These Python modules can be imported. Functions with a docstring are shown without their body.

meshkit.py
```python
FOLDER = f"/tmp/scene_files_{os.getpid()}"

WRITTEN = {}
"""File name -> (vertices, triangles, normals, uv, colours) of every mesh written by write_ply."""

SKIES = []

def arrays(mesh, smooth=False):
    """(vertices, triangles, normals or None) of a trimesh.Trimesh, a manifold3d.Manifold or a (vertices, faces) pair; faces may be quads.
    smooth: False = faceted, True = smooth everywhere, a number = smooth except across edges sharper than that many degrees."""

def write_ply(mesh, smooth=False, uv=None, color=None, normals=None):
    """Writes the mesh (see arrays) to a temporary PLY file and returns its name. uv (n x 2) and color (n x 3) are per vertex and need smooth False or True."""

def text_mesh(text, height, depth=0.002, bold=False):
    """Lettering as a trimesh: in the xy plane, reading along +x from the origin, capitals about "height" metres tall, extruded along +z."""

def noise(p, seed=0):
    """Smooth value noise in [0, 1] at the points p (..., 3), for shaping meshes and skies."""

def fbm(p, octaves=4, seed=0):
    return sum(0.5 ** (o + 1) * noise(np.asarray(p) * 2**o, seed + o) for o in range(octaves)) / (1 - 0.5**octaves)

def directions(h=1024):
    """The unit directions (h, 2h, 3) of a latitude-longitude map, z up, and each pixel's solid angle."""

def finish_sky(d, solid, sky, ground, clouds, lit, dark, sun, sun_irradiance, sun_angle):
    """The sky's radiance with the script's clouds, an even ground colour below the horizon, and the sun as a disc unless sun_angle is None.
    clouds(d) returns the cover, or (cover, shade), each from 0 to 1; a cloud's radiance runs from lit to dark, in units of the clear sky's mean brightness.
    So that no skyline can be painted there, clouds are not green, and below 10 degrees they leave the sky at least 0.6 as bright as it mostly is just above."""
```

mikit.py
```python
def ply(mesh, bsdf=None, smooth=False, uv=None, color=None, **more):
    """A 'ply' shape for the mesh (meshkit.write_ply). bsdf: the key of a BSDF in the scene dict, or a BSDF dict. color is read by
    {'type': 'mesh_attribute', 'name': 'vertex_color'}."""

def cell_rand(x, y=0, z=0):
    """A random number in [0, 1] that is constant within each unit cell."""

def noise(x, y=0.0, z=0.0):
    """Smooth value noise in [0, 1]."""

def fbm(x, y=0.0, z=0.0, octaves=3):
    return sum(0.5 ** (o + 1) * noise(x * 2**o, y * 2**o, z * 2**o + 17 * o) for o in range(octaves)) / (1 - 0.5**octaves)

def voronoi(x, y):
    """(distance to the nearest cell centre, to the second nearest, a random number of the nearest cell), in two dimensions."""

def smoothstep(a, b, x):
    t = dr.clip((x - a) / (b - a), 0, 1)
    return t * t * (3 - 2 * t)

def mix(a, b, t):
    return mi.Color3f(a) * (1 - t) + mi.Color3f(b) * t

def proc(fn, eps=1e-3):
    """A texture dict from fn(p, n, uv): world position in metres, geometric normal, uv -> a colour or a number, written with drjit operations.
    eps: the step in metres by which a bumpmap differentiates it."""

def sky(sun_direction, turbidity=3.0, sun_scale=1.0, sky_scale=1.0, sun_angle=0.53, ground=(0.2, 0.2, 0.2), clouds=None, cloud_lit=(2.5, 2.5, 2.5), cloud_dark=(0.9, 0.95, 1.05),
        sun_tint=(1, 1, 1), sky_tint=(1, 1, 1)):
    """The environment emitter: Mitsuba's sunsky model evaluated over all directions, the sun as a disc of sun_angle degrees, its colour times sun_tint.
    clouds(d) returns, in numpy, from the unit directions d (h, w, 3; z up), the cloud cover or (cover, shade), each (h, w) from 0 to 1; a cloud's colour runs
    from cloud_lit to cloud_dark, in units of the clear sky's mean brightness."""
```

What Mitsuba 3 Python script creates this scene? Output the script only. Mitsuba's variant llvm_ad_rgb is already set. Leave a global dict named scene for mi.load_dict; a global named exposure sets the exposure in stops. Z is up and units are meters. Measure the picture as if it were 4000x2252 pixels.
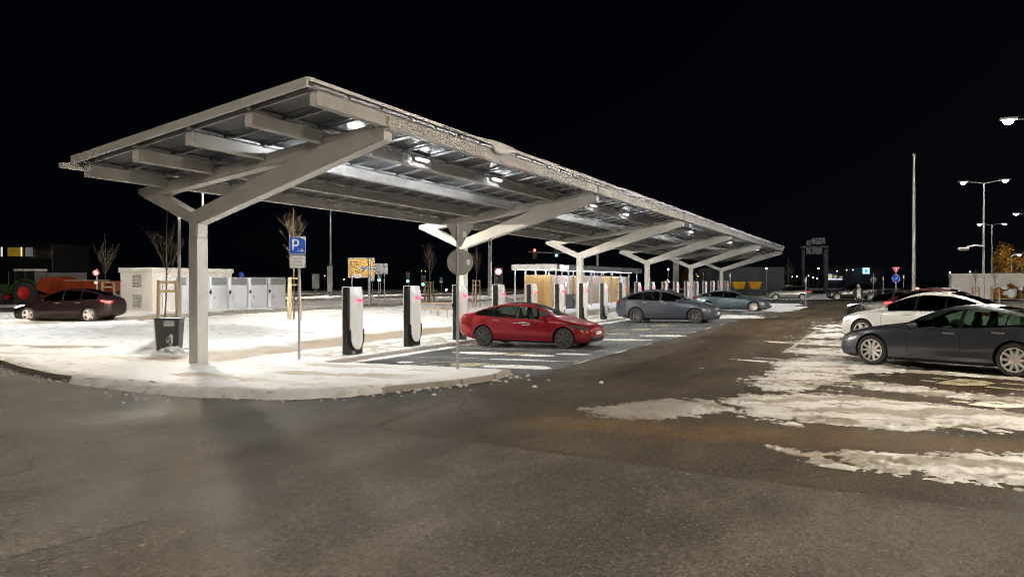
import math, random
import numpy as np, trimesh, drjit as dr, mitsuba as mi, mikit
import manifold3d as m3
import shapely
from shapely.geometry import Polygon, LineString, Point, box as sbox
from shapely import affinity
from scipy.interpolate import PchipInterpolator
from scipy.spatial import Delaunay
from mikit import proc, noise, fbm, smoothstep, mix
from meshkit import text_mesh, fbm as nfbm, noise as nnoise

T = mi.ScalarTransform4f
rng = np.random.default_rng(7)
random.seed(7)
scene, labels = {}, {}

# ------------------------------------------------------------------ camera, sky, exposure
AL = 0.46                                   # the parking row runs along +y; the camera looks AL radians to its left
PITCH = math.radians(0.43)
eye = np.array([0.0, 0.0, 2.05])
look = np.array([-math.sin(AL) * math.cos(PITCH), math.cos(AL) * math.cos(PITCH), -math.sin(PITCH)])
scene['camera'] = {'type': 'perspective', 'fov': 66.87, 'fov_axis': 'x', 'near_clip': 0.1, 'far_clip': 6000.0,
                   'to_world': T().look_at(origin=eye.tolist(), target=(eye + look).tolist(), up=[0, 0, 1])}
exposure = 0.0
sky = mikit.sky([0.3, 0.9, 0.6], turbidity=3.0, sun_scale=0.0, sky_scale=0.011, ground=(0.05, 0.05, 0.05), sky_tint=(0.55, 0.62, 1.0))
sky['sampling_weight'] = 0.6
scene['sky'] = sky
WARM, COOL, BLUE = np.array([1.0, 0.87, 0.69]), np.array([0.90, 0.97, 1.0]), np.array([0.66, 0.74, 1.0])
STREET = 9000.0 
CANOPY = 620.0

# ------------------------------------------------------------------ materials
def rgb(*c): return {'type': 'rgb', 'value': list(c)}
def mat(name, color, rough=0.5, metal=0.0, coat=0.0, spec=0.5, two=True, **more):
    b = {'type': 'principled', 'base_color': color if isinstance(color, dict) else rgb(*color), 'roughness': rough, 'metallic': metal, 'specular': spec, **more}
    if coat: b |= {'clearcoat': coat, 'clearcoat_gloss': 0.96}
    scene['m_' + name] = {'type': 'twosided', 'bsdf': b} if two else b
    return 'm_' + name
def bumped(name, color, rough, bump, scale=1.0, spec=0.5):
    scene['m_' + name] = {'type': 'twosided', 'bsdf': {'type': 'bumpmap', 'tex': bump, 'scale': scale,
                          'bsdf': {'type': 'principled', 'base_color': color, 'roughness': rough, 'specular': spec}}}
    return 'm_' + name

def band(v, a, b, s): return smoothstep(a - s, a + s, v) * (1 - smoothstep(b - s, b + s, v))
def f_asphalt(p, n, uv):
    x, y = p.x, p.y
    g = noise(x * 95, y * 95) * 0.35 + noise(x * 210, y * 210, 3.0) * 0.2 + noise(x * 48, y * 30, 5.0) * 0.45
    big = fbm(x * 0.55, y * 0.28, 1.0, 4)
    blot = fbm(x * 1.9 + 5, y * 1.1, 2.0, 3)
    c = mix((0.058, 0.050, 0.042), (0.118, 0.101, 0.083), smoothstep(0.28, 0.72, big * 0.65 + blot * 0.35))
    # the joint between two courses of asphalt, and the sandy wet lane beyond it
    seam = y - (8.06 - 0.165 * x) + 0.10 * (noise(x * 1.3, 4.0) - 0.5) + 0.02 * (noise(x * 9, 9.0) - 0.5)
    lane = smoothstep(-0.015, 0.015, seam) * smoothstep(-7.3, -5.8, x + 0.5 * (noise(y * 0.6, 2.0) - 0.5))
    c = mix(c, c * mi.Color3f(0.74, 0.66, 0.56), lane)
    d = y - (10.75 + 0.045 * x + 0.35 * noise(x * 0.7, 8.0))
    sand = smoothstep(-0.9, -0.35, d + 0.5 * (fbm(x * 0.9, y * 2.6, 7.0, 3) - 0.5)) * (1 - smoothstep(0.2, 0.75, d + 0.6 * (fbm(x * 1.1, y * 2.0, 3.0, 3) - 0.5)))
    sand = sand * smoothstep(-5.6, -4.2, x)
    c = mix(c, mi.Color3f(0.125, 0.078, 0.036) * (0.7 + 0.6 * blot), 0.85 * sand)
    jn = mi.Float(1) - smoothstep(0.03, 0.16, dr.abs(seam) + 0.10 * fbm(x * 2.3, y * 2.3, 4.0, 3))
    jv = (1 - smoothstep(0.04, 0.20, dr.abs(x + 6.9 + 0.06 * (y - 9.5) + 0.3 * (noise(y * 0.9, 3.0) - 0.5)) + 0.12 * fbm(x * 2.0, y * 2.0, 5.0, 3))) * band(y, 9.2, 12.0, 0.3)
    jn = dr.maximum(jn * smoothstep(-9.5, -7.5, x) * (1 - smoothstep(-1.5, 1.0, x)), jv)
    c = mix(c, mi.Color3f(0.050, 0.033, 0.019), 0.75 * jn)
    f1, f2, w1 = mikit.voronoi(x * 0.21 + 0.25 * noise(x * 0.9, y * 0.9), y * 0.21 + 0.25 * noise(x * 0.9 + 7, y * 0.9))
    crack = (1 - smoothstep(0.0, 0.012, f2 - f1)) * smoothstep(0.45, 0.6, noise(x * 0.3, y * 0.3, 8.0))
    c = mix(c, (0.020, 0.018, 0.016), 0.7 * crack)
    c = c * (0.86 + 0.28 * w1)
    stone = smoothstep(0.80, 0.92, noise(x * 64, y * 42, 9.0))
    c = mix(c, (0.26, 0.24, 0.21), 0.35 * stone)
    # tyre tracks along the aisle
    tr = smoothstep(0.38, 0.62, fbm(x * 1.5 + 1.2 * noise(y * 0.05, 3.0), y * 0.10, 6.0, 3))
    far = smoothstep(11.0, 17.0, y) * smoothstep(-8.0, -7.0, x)
    c = mix(c, c * mi.Color3f(0.66, 0.60, 0.52), far * tr)
    fleck = smoothstep(0.885, 0.93, noise(x * 26, y * 26, 5.0)) * smoothstep(0.45, 0.7, fbm(x * 0.5 + 9, y * 0.5, 2.0, 3))
    c = mix(c, (0.30, 0.28, 0.25), 0.55 * fleck)
    return c * (0.25 + 1.5 * g)
def f_asphalt_rough(p, n, uv):
    return 0.50 + 0.34 * fbm(p.x * 0.7, p.y * 0.35, 11.0, 4) + 0.12 * noise(p.x * 40, p.y * 40)
def f_asphalt_bump(p, n, uv):
    return noise(p.x * 70, p.y * 70) * 0.6 + noise(p.x * 160, p.y * 160, 2.0) * 0.4 + 1.2 * noise(p.x * 22, p.y * 22, 5.0)
bumped('asphalt', proc(f_asphalt), proc(f_asphalt_rough), proc(f_asphalt_bump, 4e-3), 0.010, 0.22)

def f_paver(p, n, uv):
    gx, gy = p.x / 0.2, p.y / 0.1
    off = 0.5 * (dr.floor(gy) - 2 * dr.floor(dr.floor(gy) / 2))
    fx, fy = gx + off - dr.floor(gx + off), gy - dr.floor(gy)
    joint = dr.maximum(1 - smoothstep(0.0, 0.05, dr.minimum(fx, 1 - fx)), 1 - smoothstep(0.0, 0.09, dr.minimum(fy, 1 - fy)))
    c = mix((0.070, 0.074, 0.080), (0.115, 0.118, 0.122), mikit.cell_rand(gx + off, gy) * 0.6 + 0.4 * fbm(p.x * 0.8, p.y * 0.8, 1.0, 3))
    wet = smoothstep(0.45, 0.65, fbm(p.x * 0.5, p.y * 0.9, 4.0, 4))
    return mix(c, (0.045, 0.045, 0.045), joint * 0.8) * (1 - 0.3 * wet) * (0.8 + 0.4 * noise(p.x * 60, p.y * 60))
bumped('paver', proc(f_paver), proc(lambda p, n, uv: 0.30 + 0.35 * fbm(p.x * 0.7, p.y * 0.7, 3.0, 3)), proc(lambda p, n, uv: noise(p.x * 60, p.y * 60) + 2 * noise(p.x * 9, p.y * 9), 4e-3), 0.003)

def f_snow(p, n, uv):
    x, y = p.x, p.y
    gr = noise(x * 45, y * 45) * 0.5 + noise(x * 110, y * 110, 1.0) * 0.5
    w = fbm(x * 0.5, y * 0.5, 3.0, 3)
    c = mix((0.78, 0.78, 0.79), (0.88, 0.88, 0.89), gr)
    # trodden, sandy path behind the charging posts and round the first column
    wob = 1.3 * (fbm(x * 0.35, y * 0.35, 9.0, 3) - 0.5)
    px = x + 17.6 + wob
    dirt = fbm(x * 0.8 + 3, y * 0.35, 5.0, 4)
    path = band(px, -1.15, 1.25, 0.35) * smoothstep(13.4, 15.5, y + wob) * smoothstep(0.28, 0.52, dirt + 0.25)
    c = mix(c, mix((0.27, 0.215, 0.155), (0.36, 0.30, 0.23), gr), 0.92 * path)
    # streaks of trodden dirt on the near point of the island
    near = smoothstep(0.50, 0.60, fbm(x * 0.28, y * 1.25, 12.0, 4)) * band(y + 0.22 * (x + 14) * 0.0, 12.2, 15.4, 0.5) * band(x, -20.0, -9.4, 0.8)
    c = mix(c, mix((0.33, 0.25, 0.17), (0.48, 0.40, 0.31), gr), 0.72 * near)
    # gravel and frosty turf between posts and kerb
    bed = band(x, -15.6, -13.6, 0.25) * smoothstep(16.3, 17.2, y) * smoothstep(0.40, 0.56, fbm(x * 3.4, y * 3.4, 2.0, 4))
    c = mix(c, mix((0.22, 0.18, 0.11), (0.42, 0.38, 0.27), noise(x * 30, y * 30, 3.0)), 0.75 * bed)
    # brown slush on the service road and the ruts of the drive
    srv = band(x + 0.8 * (w - 0.5) + 0.25 * (noise(x * 2, y * 2) - 0.5), -36.6, -31.3, 0.25) * smoothstep(19.0, 22.5, y + 0.35 * (x + 34))
    c = mix(c, mix((0.105, 0.066, 0.030), (0.17, 0.115, 0.06), fbm(x * 2.2, y * 0.25, 6.0, 3)) * (0.8 + 0.4 * gr), 0.94 * srv)
    v = (x + 22.2) * 0.643 + (y - 12.9) * 0.766 * -1.0 + 0.35 * (fbm(x * 0.3, y * 0.3, 8.0, 2) - 0.5)
    u = -(x + 22.2) * 0.766 * 1.0 + (y - 12.9) * 0.643
    rut = dr.maximum(band(v, -0.35, 0.05, 0.08), band(v, -2.1, -1.6, 0.10)) * smoothstep(-0.5, 1.0, u) * (1 - smoothstep(13.0, 16.0, u))
    c = mix(c, mix((0.20, 0.155, 0.10), (0.34, 0.28, 0.20), gr), 0.8 * rut * smoothstep(0.30, 0.50, fbm(x * 1.4, y * 1.4, 4.0, 3)))
    main = dr.maximum(band(x + 0.5 * (w - 0.5), -57.5, -47.5, 0.3), band(x + 0.5 * (w - 0.5), -75.0, -62.5, 0.3))
    c = mix(c, mi.Color3f(0.05, 0.046, 0.043) * (0.7 + 0.6 * gr), 0.95 * main)
    spk = smoothstep(0.80, 0.90, noise(x * 7, y * 7, 2.0)) * smoothstep(0.45, 0.65, fbm(x * 0.9, y * 0.9, 7.0, 2))
    foot = smoothstep(0.62, 0.70, fbm(x * 3.1, y * 3.1, 14.0, 3)) * smoothstep(0.42, 0.60, fbm(x * 0.45, y * 0.45, 15.0, 2))
    c = mix(c, (0.52, 0.48, 0.43), 0.45 * foot)
    return mix(c, (0.40, 0.34, 0.27), 0.6 * spk)
bumped('snow', proc(f_snow), 0.75, proc(lambda p, n, uv: fbm(p.x * 9, p.y * 9, p.z * 9, 4), 1e-2), 0.05, 0.3)
def f_slush(p, n, uv):
    x, y = p.x, p.y
    gr = noise(x * 40, y * 40) * 0.5 + noise(x * 120, y * 120, 1.0) * 0.5
    d = fbm(x * 1.6, y * 3.0, 3.0, 4)
    c = mix((0.80, 0.79, 0.78), (0.40, 0.35, 0.29), 0.9 * smoothstep(0.50, 0.62, d + 0.10 * (noise(x * 14, y * 14, 3.0) - 0.5)))
    c = mix(c, (0.30, 0.25, 0.19), 0.8 * smoothstep(0.70, 0.80, noise(x * 9, y * 9, 6.0) * 0.6 + 0.4 * fbm(x * 2.2, y * 2.2, 1.0, 3)))
    grey = smoothstep(-2.2, -3.4, x + 0.8 * (fbm(x * 0.9, y * 0.9, 5.0, 2) - 0.5)) * (1 - smoothstep(13.6, 14.6, y))
    c = mix(c, (0.30, 0.27, 0.235), 0.85 * grey)
    return c * (0.78 + 0.4 * gr)
bumped('slush', proc(f_slush), 0.7, proc(lambda p, n, uv: fbm(p.x * 13, p.y * 13, 0.0, 4), 1e-2), 0.05, 0.35)
mat('roofsnow', (0.80, 0.80, 0.82), 0.8)

def grime(base, amt=0.25, s=3.0, metal=0.0):
    b = np.array(base)
    return proc(lambda p, n, uv: mi.Color3f(b.tolist()) * (1 - amt * smoothstep(0.40, 0.75, fbm(p.x * s, p.y * s, p.z * s * 0.35, 4)) + 0.06 * (noise(p.x * 90, p.y * 90, p.z * 90) - 0.5)))
mat('steel', grime((0.54, 0.525, 0.50), 0.12, 1.6), 0.45)
mat('girder', grime((0.40, 0.385, 0.36), 0.18, 1.9), 0.45)
mat('fascia', grime((0.80, 0.79, 0.77), 0.08, 1.2), 0.4)
mat('galv', proc(lambda p, n, uv: mi.Color3f(0.42, 0.43, 0.45) * (0.75 + 0.5 * fbm(p.x * 22, p.y * 22, p.z * 22, 3))), 0.42, 0.55)
mat('lamppost', grime((0.40, 0.41, 0.42), 0.2, 4.0), 0.45, 0.3)
mat('panel', (0.050, 0.054, 0.062), 0.25, 0.0, 0.3)
mat('panelframe', (0.45, 0.46, 0.48), 0.35, 0.7)
mat('net', (0.10, 0.10, 0.10), 0.8)
mat('kerb', proc(lambda p, n, uv: mix((0.27, 0.25, 0.22), (0.40, 0.37, 0.33), fbm(p.x * 4, p.y * 4, p.z * 4, 4)) * (0.85 + 0.3 * noise(p.x * 70, p.y * 70, p.z * 70))), 0.7)
mat('marking', proc(lambda p, n, uv: mix((0.50, 0.49, 0.44), (0.14, 0.165, 0.15), smoothstep(0.50, 0.66, fbm(p.x * 7, p.y * 7, 3.0, 4)))), 0.55)
mat('cream', proc(lambda p, n, uv: mix((0.48, 0.42, 0.29), (0.22, 0.19, 0.13), smoothstep(0.52, 0.70, fbm(p.x * 6, p.y * 6, 4.0, 4)))), 0.55)
mat('white', (0.72, 0.73, 0.74), 0.22, 0.0, 0.6)
mat('offwhite', grime((0.62, 0.60, 0.56), 0.12, 2.2), 0.6)
mat('housewall', grime((0.74, 0.70, 0.63), 0.12, 1.6), 0.75)
mat('cabinet', grime((0.84, 0.85, 0.87), 0.14, 1.4), 0.45)
mat('black', (0.012, 0.012, 0.013), 0.28, 0.0, 0.3)
mat('darkgrey', grime((0.045, 0.047, 0.05), 0.2, 5.0), 0.55)
mat('trim', (0.016, 0.016, 0.017), 0.4)
mat('rubber', proc(lambda p, n, uv: mi.Color3f(0.028, 0.027, 0.026) * (0.7 + 0.9 * noise(p.x * 30, p.y * 30, p.z * 30))), 0.75)
mat('alloy', (0.68, 0.66, 0.62), 0.32, 0.35, 0.3)
mat('darkalloy', (0.055, 0.056, 0.058), 0.5, 0.2)
mat('redcaliper', (0.45, 0.02, 0.02), 0.4)
mat('seat', (0.03, 0.03, 0.032), 0.6)
mat('dash', (0.10, 0.10, 0.105), 0.6)
def road_film(base, amt=0.05):    # dried road salt: speckles and streaks, with an outline of their own
    b = np.array(base)
    def fn(p, n, uv):
        s = smoothstep(0.56, 0.74, fbm(p.x * 5, p.y * 5, p.z * 13, 4) + 0.10 * (noise(p.x * 80, p.y * 80, p.z * 80) - 0.5))
        return mix(b.tolist(), (0.30, 0.26, 0.22), amt * s)
    return proc(fn)
mat('red', road_film((0.30, 0.004, 0.014), .012), 0.2, 0.4, 1.0, 0.7)
mat('greyblue', road_film((0.095, 0.115, 0.15)), 0.2, 0.6, 1.0, 0.7)
mat('bluegreen', road_film((0.11, 0.16, 0.19)), 0.2, 0.6, 1.0, 0.7)
mat('midnight', road_film((0.085, 0.090, 0.115)), 0.2, 0.6, 1.0, 0.7)
mat('pearl', road_film((0.74, 0.74, 0.73)), 0.22, 0.0, 1.0, 0.7)
mat('maroon', road_film((0.016, 0.005, 0.007), .012), 0.2, 0.4, 1.0, 0.7)
mat('darkred', road_film((0.030, 0.005, 0.008), .012), 0.2, 0.4, 1.0, 0.7)
mat('silver', road_film((0.36, 0.36, 0.35)), 0.2, 0.7, 1.0, 0.7)
mat('inkblack', road_film((0.014, 0.014, 0.016), .012), 0.2, 0.3, 1.0, 0.7)
def glass(name, t):
    scene['m_' + name] = {'type': 'thindielectric', 'specular_transmittance': rgb(*t), 'int_ior': 1.5}
glass('glass', (0.55, 0.60, 0.58)); glass('tint', (0.16, 0.18, 0.18)); glass('greenglass', (0.58, 0.68, 0.61))
mat('lens', (0.10, 0.10, 0.11), 0.12, 0.3, 1.0)
mat('tail', (0.20, 0.006, 0.010), 0.15, 0.0, 1.0)
mat('bark', proc(lambda p, n, uv: mix((0.065, 0.05, 0.035), (0.15, 0.115, 0.075), fbm(p.x * 14, p.y * 14, p.z * 5, 3))), 0.8)
mat('stake', proc(lambda p, n, uv: mix((0.30, 0.22, 0.13), (0.46, 0.36, 0.23), fbm(p.x * 12, p.y * 12, p.z * 2.5, 3))), 0.75)
def f_wood(p, n, uv):
    k = dr.floor((p.x + p.y) / 0.12)
    r = mikit.cell_rand(k, 3.0)
    g = fbm((p.x + p.y) * 26 + 9 * r, p.z * 1.1 + 17 * r, 2.0, 4)
    return mix((0.34, 0.19, 0.055), (0.56, 0.36, 0.135), 0.35 * r + 0.65 * g)
mat('wood', proc(f_wood), 0.6)
def f_wood2(p, n, uv):
    k = dr.floor((p.x + p.y) / 0.12)
    r = mikit.cell_rand(k, 3.0)
    g = fbm((p.x + p.y) * 26 + 9 * r, p.z * 1.1 + 17 * r, 2.0, 4)
    return mix((0.27, 0.20, 0.13), (0.42, 0.33, 0.23), 0.35 * r + 0.65 * g)
mat('wood2', proc(f_wood2), 0.6)
mat('blue', (0.012, 0.085, 0.52), 0.4); mat('signwhite', (0.78, 0.78, 0.78), 0.4); mat('signyellow', (0.80, 0.44, 0.008), 0.4); mat('signred', (0.60, 0.03, 0.04), 0.4)
mat('signbrown', (0.34, 0.19, 0.008), 0.5)
mat('signback', grime((0.30, 0.305, 0.315), 0.12, 6.0), 0.5, 0.2); mat('print', (0.03, 0.03, 0.03), 0.5); mat('printgrey', (0.20, 0.20, 0.20), 0.5)
mat('orange', grime((0.34, 0.050, 0.015), 0.35, 2.0), 0.5); mat('tractorgreen', (0.035, 0.075, 0.022), 0.4, 0, 0.5)
mat('skin', (0.52, 0.31, 0.22), 0.55); mat('jacket', (0.018, 0.019, 0.022), 0.8); mat('shirt', (0.62, 0.62, 0.64), 0.8); mat('trouser', (0.02, 0.022, 0.03), 0.8); mat('hair', (0.05, 0.035, 0.025), 0.7)
mat('farwall', grime((0.10, 0.11, 0.13), 0.4, 0.4), 0.8); mat('farsign', (0.20, 0.205, 0.22), 0.6)
mat('farlight', grime((0.34, 0.34, 0.36), 0.2, 0.5), 0.8)
scene['m_leaf'] = {'type': 'twosided', 'bsdf': {'type': 'diffuse', 'reflectance': proc(lambda p, n, uv: mix((0.16, 0.075, 0.012), (0.36, 0.18, 0.03), noise(p.x * 5, p.y * 5, p.z * 5)))}}
mat('hedge', (0.05, 0.05, 0.025), 0.8)

# ------------------------------------------------------------------ helpers
used = {}
def numbered(name):
    k = used.get(name, 0); used[name] = k + 1
    return name if k == 0 else f'{name}_{k:03d}'
def ply(mesh, bsdf, smooth=False, M=None, light=None, weight=None):
    d = mikit.ply(mesh, bsdf, smooth)
    if M is not None: d['to_world'] = M
    if light is not None:
        d['emitter'] = {'type': 'area', 'radiance': rgb(*[float(v) for v in light])}
        if weight is not None: d['emitter']['sampling_weight'] = float(weight)
    return d
def put(key, d):
    scene[key] = d
    return key
def part(parent, name, mesh, bsdf, smooth=False, M=None, light=None, weight=None, label=None):
    k = numbered(f'{parent}__{name}')
    put(k, ply(mesh, bsdf, smooth, M, light, weight))
    if label: labels[k] = {'label': label}
    return k
def thing(name, label, cat, group=None):
    k = numbered(name)
    labels[k] = {'label': label, 'category': cat}
    if group: labels[k]['group'] = group
    return k
def struct(name, mesh, bsdf, smooth=False, kind='structure', label=None):
    k = numbered(name); put(k, ply(mesh, bsdf, smooth)); labels[k] = {'kind': kind}
    if label: labels[k]['label'] = label
    return k
def cat(*ms): return trimesh.util.concatenate([m for m in ms if m is not None])
def tm(v, f): return trimesh.Trimesh(np.asarray(v, float), np.asarray(f, int), process=False)
def box(cx, cy, cz, sx, sy, sz, rz=0.0, ry=0.0):
    m = trimesh.creation.box((sx, sy, sz))
    if ry: m.apply_transform(trimesh.transformations.rotation_matrix(ry, [0, 1, 0]))
    if rz: m.apply_transform(trimesh.transformations.rotation_matrix(rz, [0, 0, 1]))
    m.apply_translation((cx, cy, cz)); return m
def m2t(man):
    o = man.to_mesh(); return trimesh.Trimesh(np.array(o.vert_properties[:, :3]), np.array(o.tri_verts), process=False)
def t2m(t): return m3.Manifold(m3.Mesh(np.asarray(t.vertices, np.float32), np.asarray(t.faces, np.uint32)))
def rbox(cx, cy, cz, sx, sy, sz, r=0.02, seg=8):
    s = m3.Manifold.sphere(r, seg)
    pts = [s.translate((cx + a * (sx / 2 - r), cy + b * (sy / 2 - r), cz + c * (sz / 2 - r))) for a in (-1, 1) for b in (-1, 1) for c in (-1, 1)]
    return m2t(m3.Manifold.batch_hull(pts))
def tube(pts, radii, n=8, caps=True):
    pts = np.asarray(pts, float); radii = np.broadcast_to(radii, len(pts))
    d = np.gradient(pts, axis=0); d /= np.linalg.norm(d, axis=1, keepdims=True) + 1e-12
    ref = np.array([0, 0, 1.0]) if abs(d[0][2]) < 0.8 else np.array([1.0, 0, 0])
    a = np.linspace(0, 2 * np.pi, n, endpoint=False); V = []
    for p, t, r in zip(pts, d, radii):
        u = np.cross(ref, t); u /= np.linalg.norm(u) + 1e-12; w = np.cross(t, u)
        V.append(p + r * (np.cos(a)[:, None] * u + np.sin(a)[:, None] * w))
    V = np.vstack(V); F = []
    for i in range(len(pts) - 1):
        for j in range(n):
            k = (j + 1) % n; F += [[i * n + j, i * n + k, (i + 1) * n + k], [i * n + j, (i + 1) * n + k, (i + 1) * n + j]]
    if caps:
        V = np.vstack([V, pts[0], pts[-1]]); e = (len(pts) - 1) * n
        for j in range(n):
            k = (j + 1) % n; F += [[len(V) - 2, k, j], [len(V) - 1, e + j, e + k]]
    return tm(V, F)
def lathe(prof, n=32, axis='z'):
    prof = np.asarray(prof, float); a = np.linspace(0, 2 * np.pi, n, endpoint=False)
    V = np.stack([np.outer(np.cos(a), prof[:, 0]), np.outer(np.sin(a), prof[:, 0]), np.outer(np.ones(n), prof[:, 1])], -1).reshape(-1, 3); m = len(prof); F = []
    for i in range(n):
        k = (i + 1) % n
        for j in range(m - 1): F += [[i * m + j, k * m + j, k * m + j + 1], [i * m + j, k * m + j + 1, i * m + j + 1]]
    t = tm(V, F)
    if axis == 'y': t.apply_transform(trimesh.transformations.rotation_matrix(-np.pi / 2, [1, 0, 0]))
    return t
def prism(poly, h, plane='xy'):
    """extrudes a polygon by h along +z; 'xz': polygon in (x, z), extruded along +y; 'yz': polygon in (y, z), extruded along +x"""
    gs = getattr(poly, 'geoms', [poly])
    m = cat(*[trimesh.creation.extrude_polygon(g, h, engine='earcut') for g in gs])
    if plane == 'xz': m.vertices = m.vertices[:, [0, 2, 1]]; m.faces = m.faces[:, ::-1]
    if plane == 'yz': m.vertices = m.vertices[:, [2, 0, 1]]
    return m
def mprism(pts, lo, hi, plane):
    """manifold prism of polygon(s): 'xz' extruded over y in [lo, hi]; 'xy' over z; 'yz' over x"""
    polys = pts if isinstance(pts, list) and hasattr(pts[0], 'exterior') else [Polygon(pts)] if not hasattr(pts, 'exterior') else [pts]
    out = m3.Manifold()
    for p in polys:
        c = np.array(shapely.geometry.polygon.orient(p).exterior.coords)[:-1]
        man = m3.CrossSection([c]).extrude(hi - lo).translate((0, 0, lo))
        if plane == 'xz': man = man.transform(np.array([[1, 0, 0, 0], [0, 0, -1, 0], [0, 1, 0, 0]], float)) .mirror((0, 1, 0))
        if plane == 'yz': man = man.transform(np.array([[0, 0, 1, 0], [1, 0, 0, 0], [0, 1, 0, 0]], float))
        out = out + man
    return out
def xf(m, x=0, y=0, z=0, rz=0, rx=0, ry=0, s=1):
    m = m.copy()
    if s != 1: m.apply_scale(s)
    for a, ax in ((rx, [1, 0, 0]), (ry, [0, 1, 0]), (rz, [0, 0, 1])):
        if a: m.apply_transform(trimesh.transformations.rotation_matrix(a, ax))
    m.apply_translation((x, y, z)); return m
def place(x, y, z, rz=0): return T().translate([float(x), float(y), float(z)]).rotate([0, 0, 1], float(math.degrees(rz)))
def sst(a, b, x):
    t = np.clip((x - a) / (b - a), 0, 1); return t * t * (3 - 2 * t)
def G(x, y):
    """height of the ground: the lot rises gently away from the camera and drains towards the charging posts"""
    x = np.asarray(x, float); y = np.asarray(y, float)
    r = sst(18, 28, -x)
    return .0056 * np.clip(y, -40, 75) + .017 * np.clip(x, -16, 12) + .33 * r - .0022 * np.clip(y, 0, 75) * r
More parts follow.
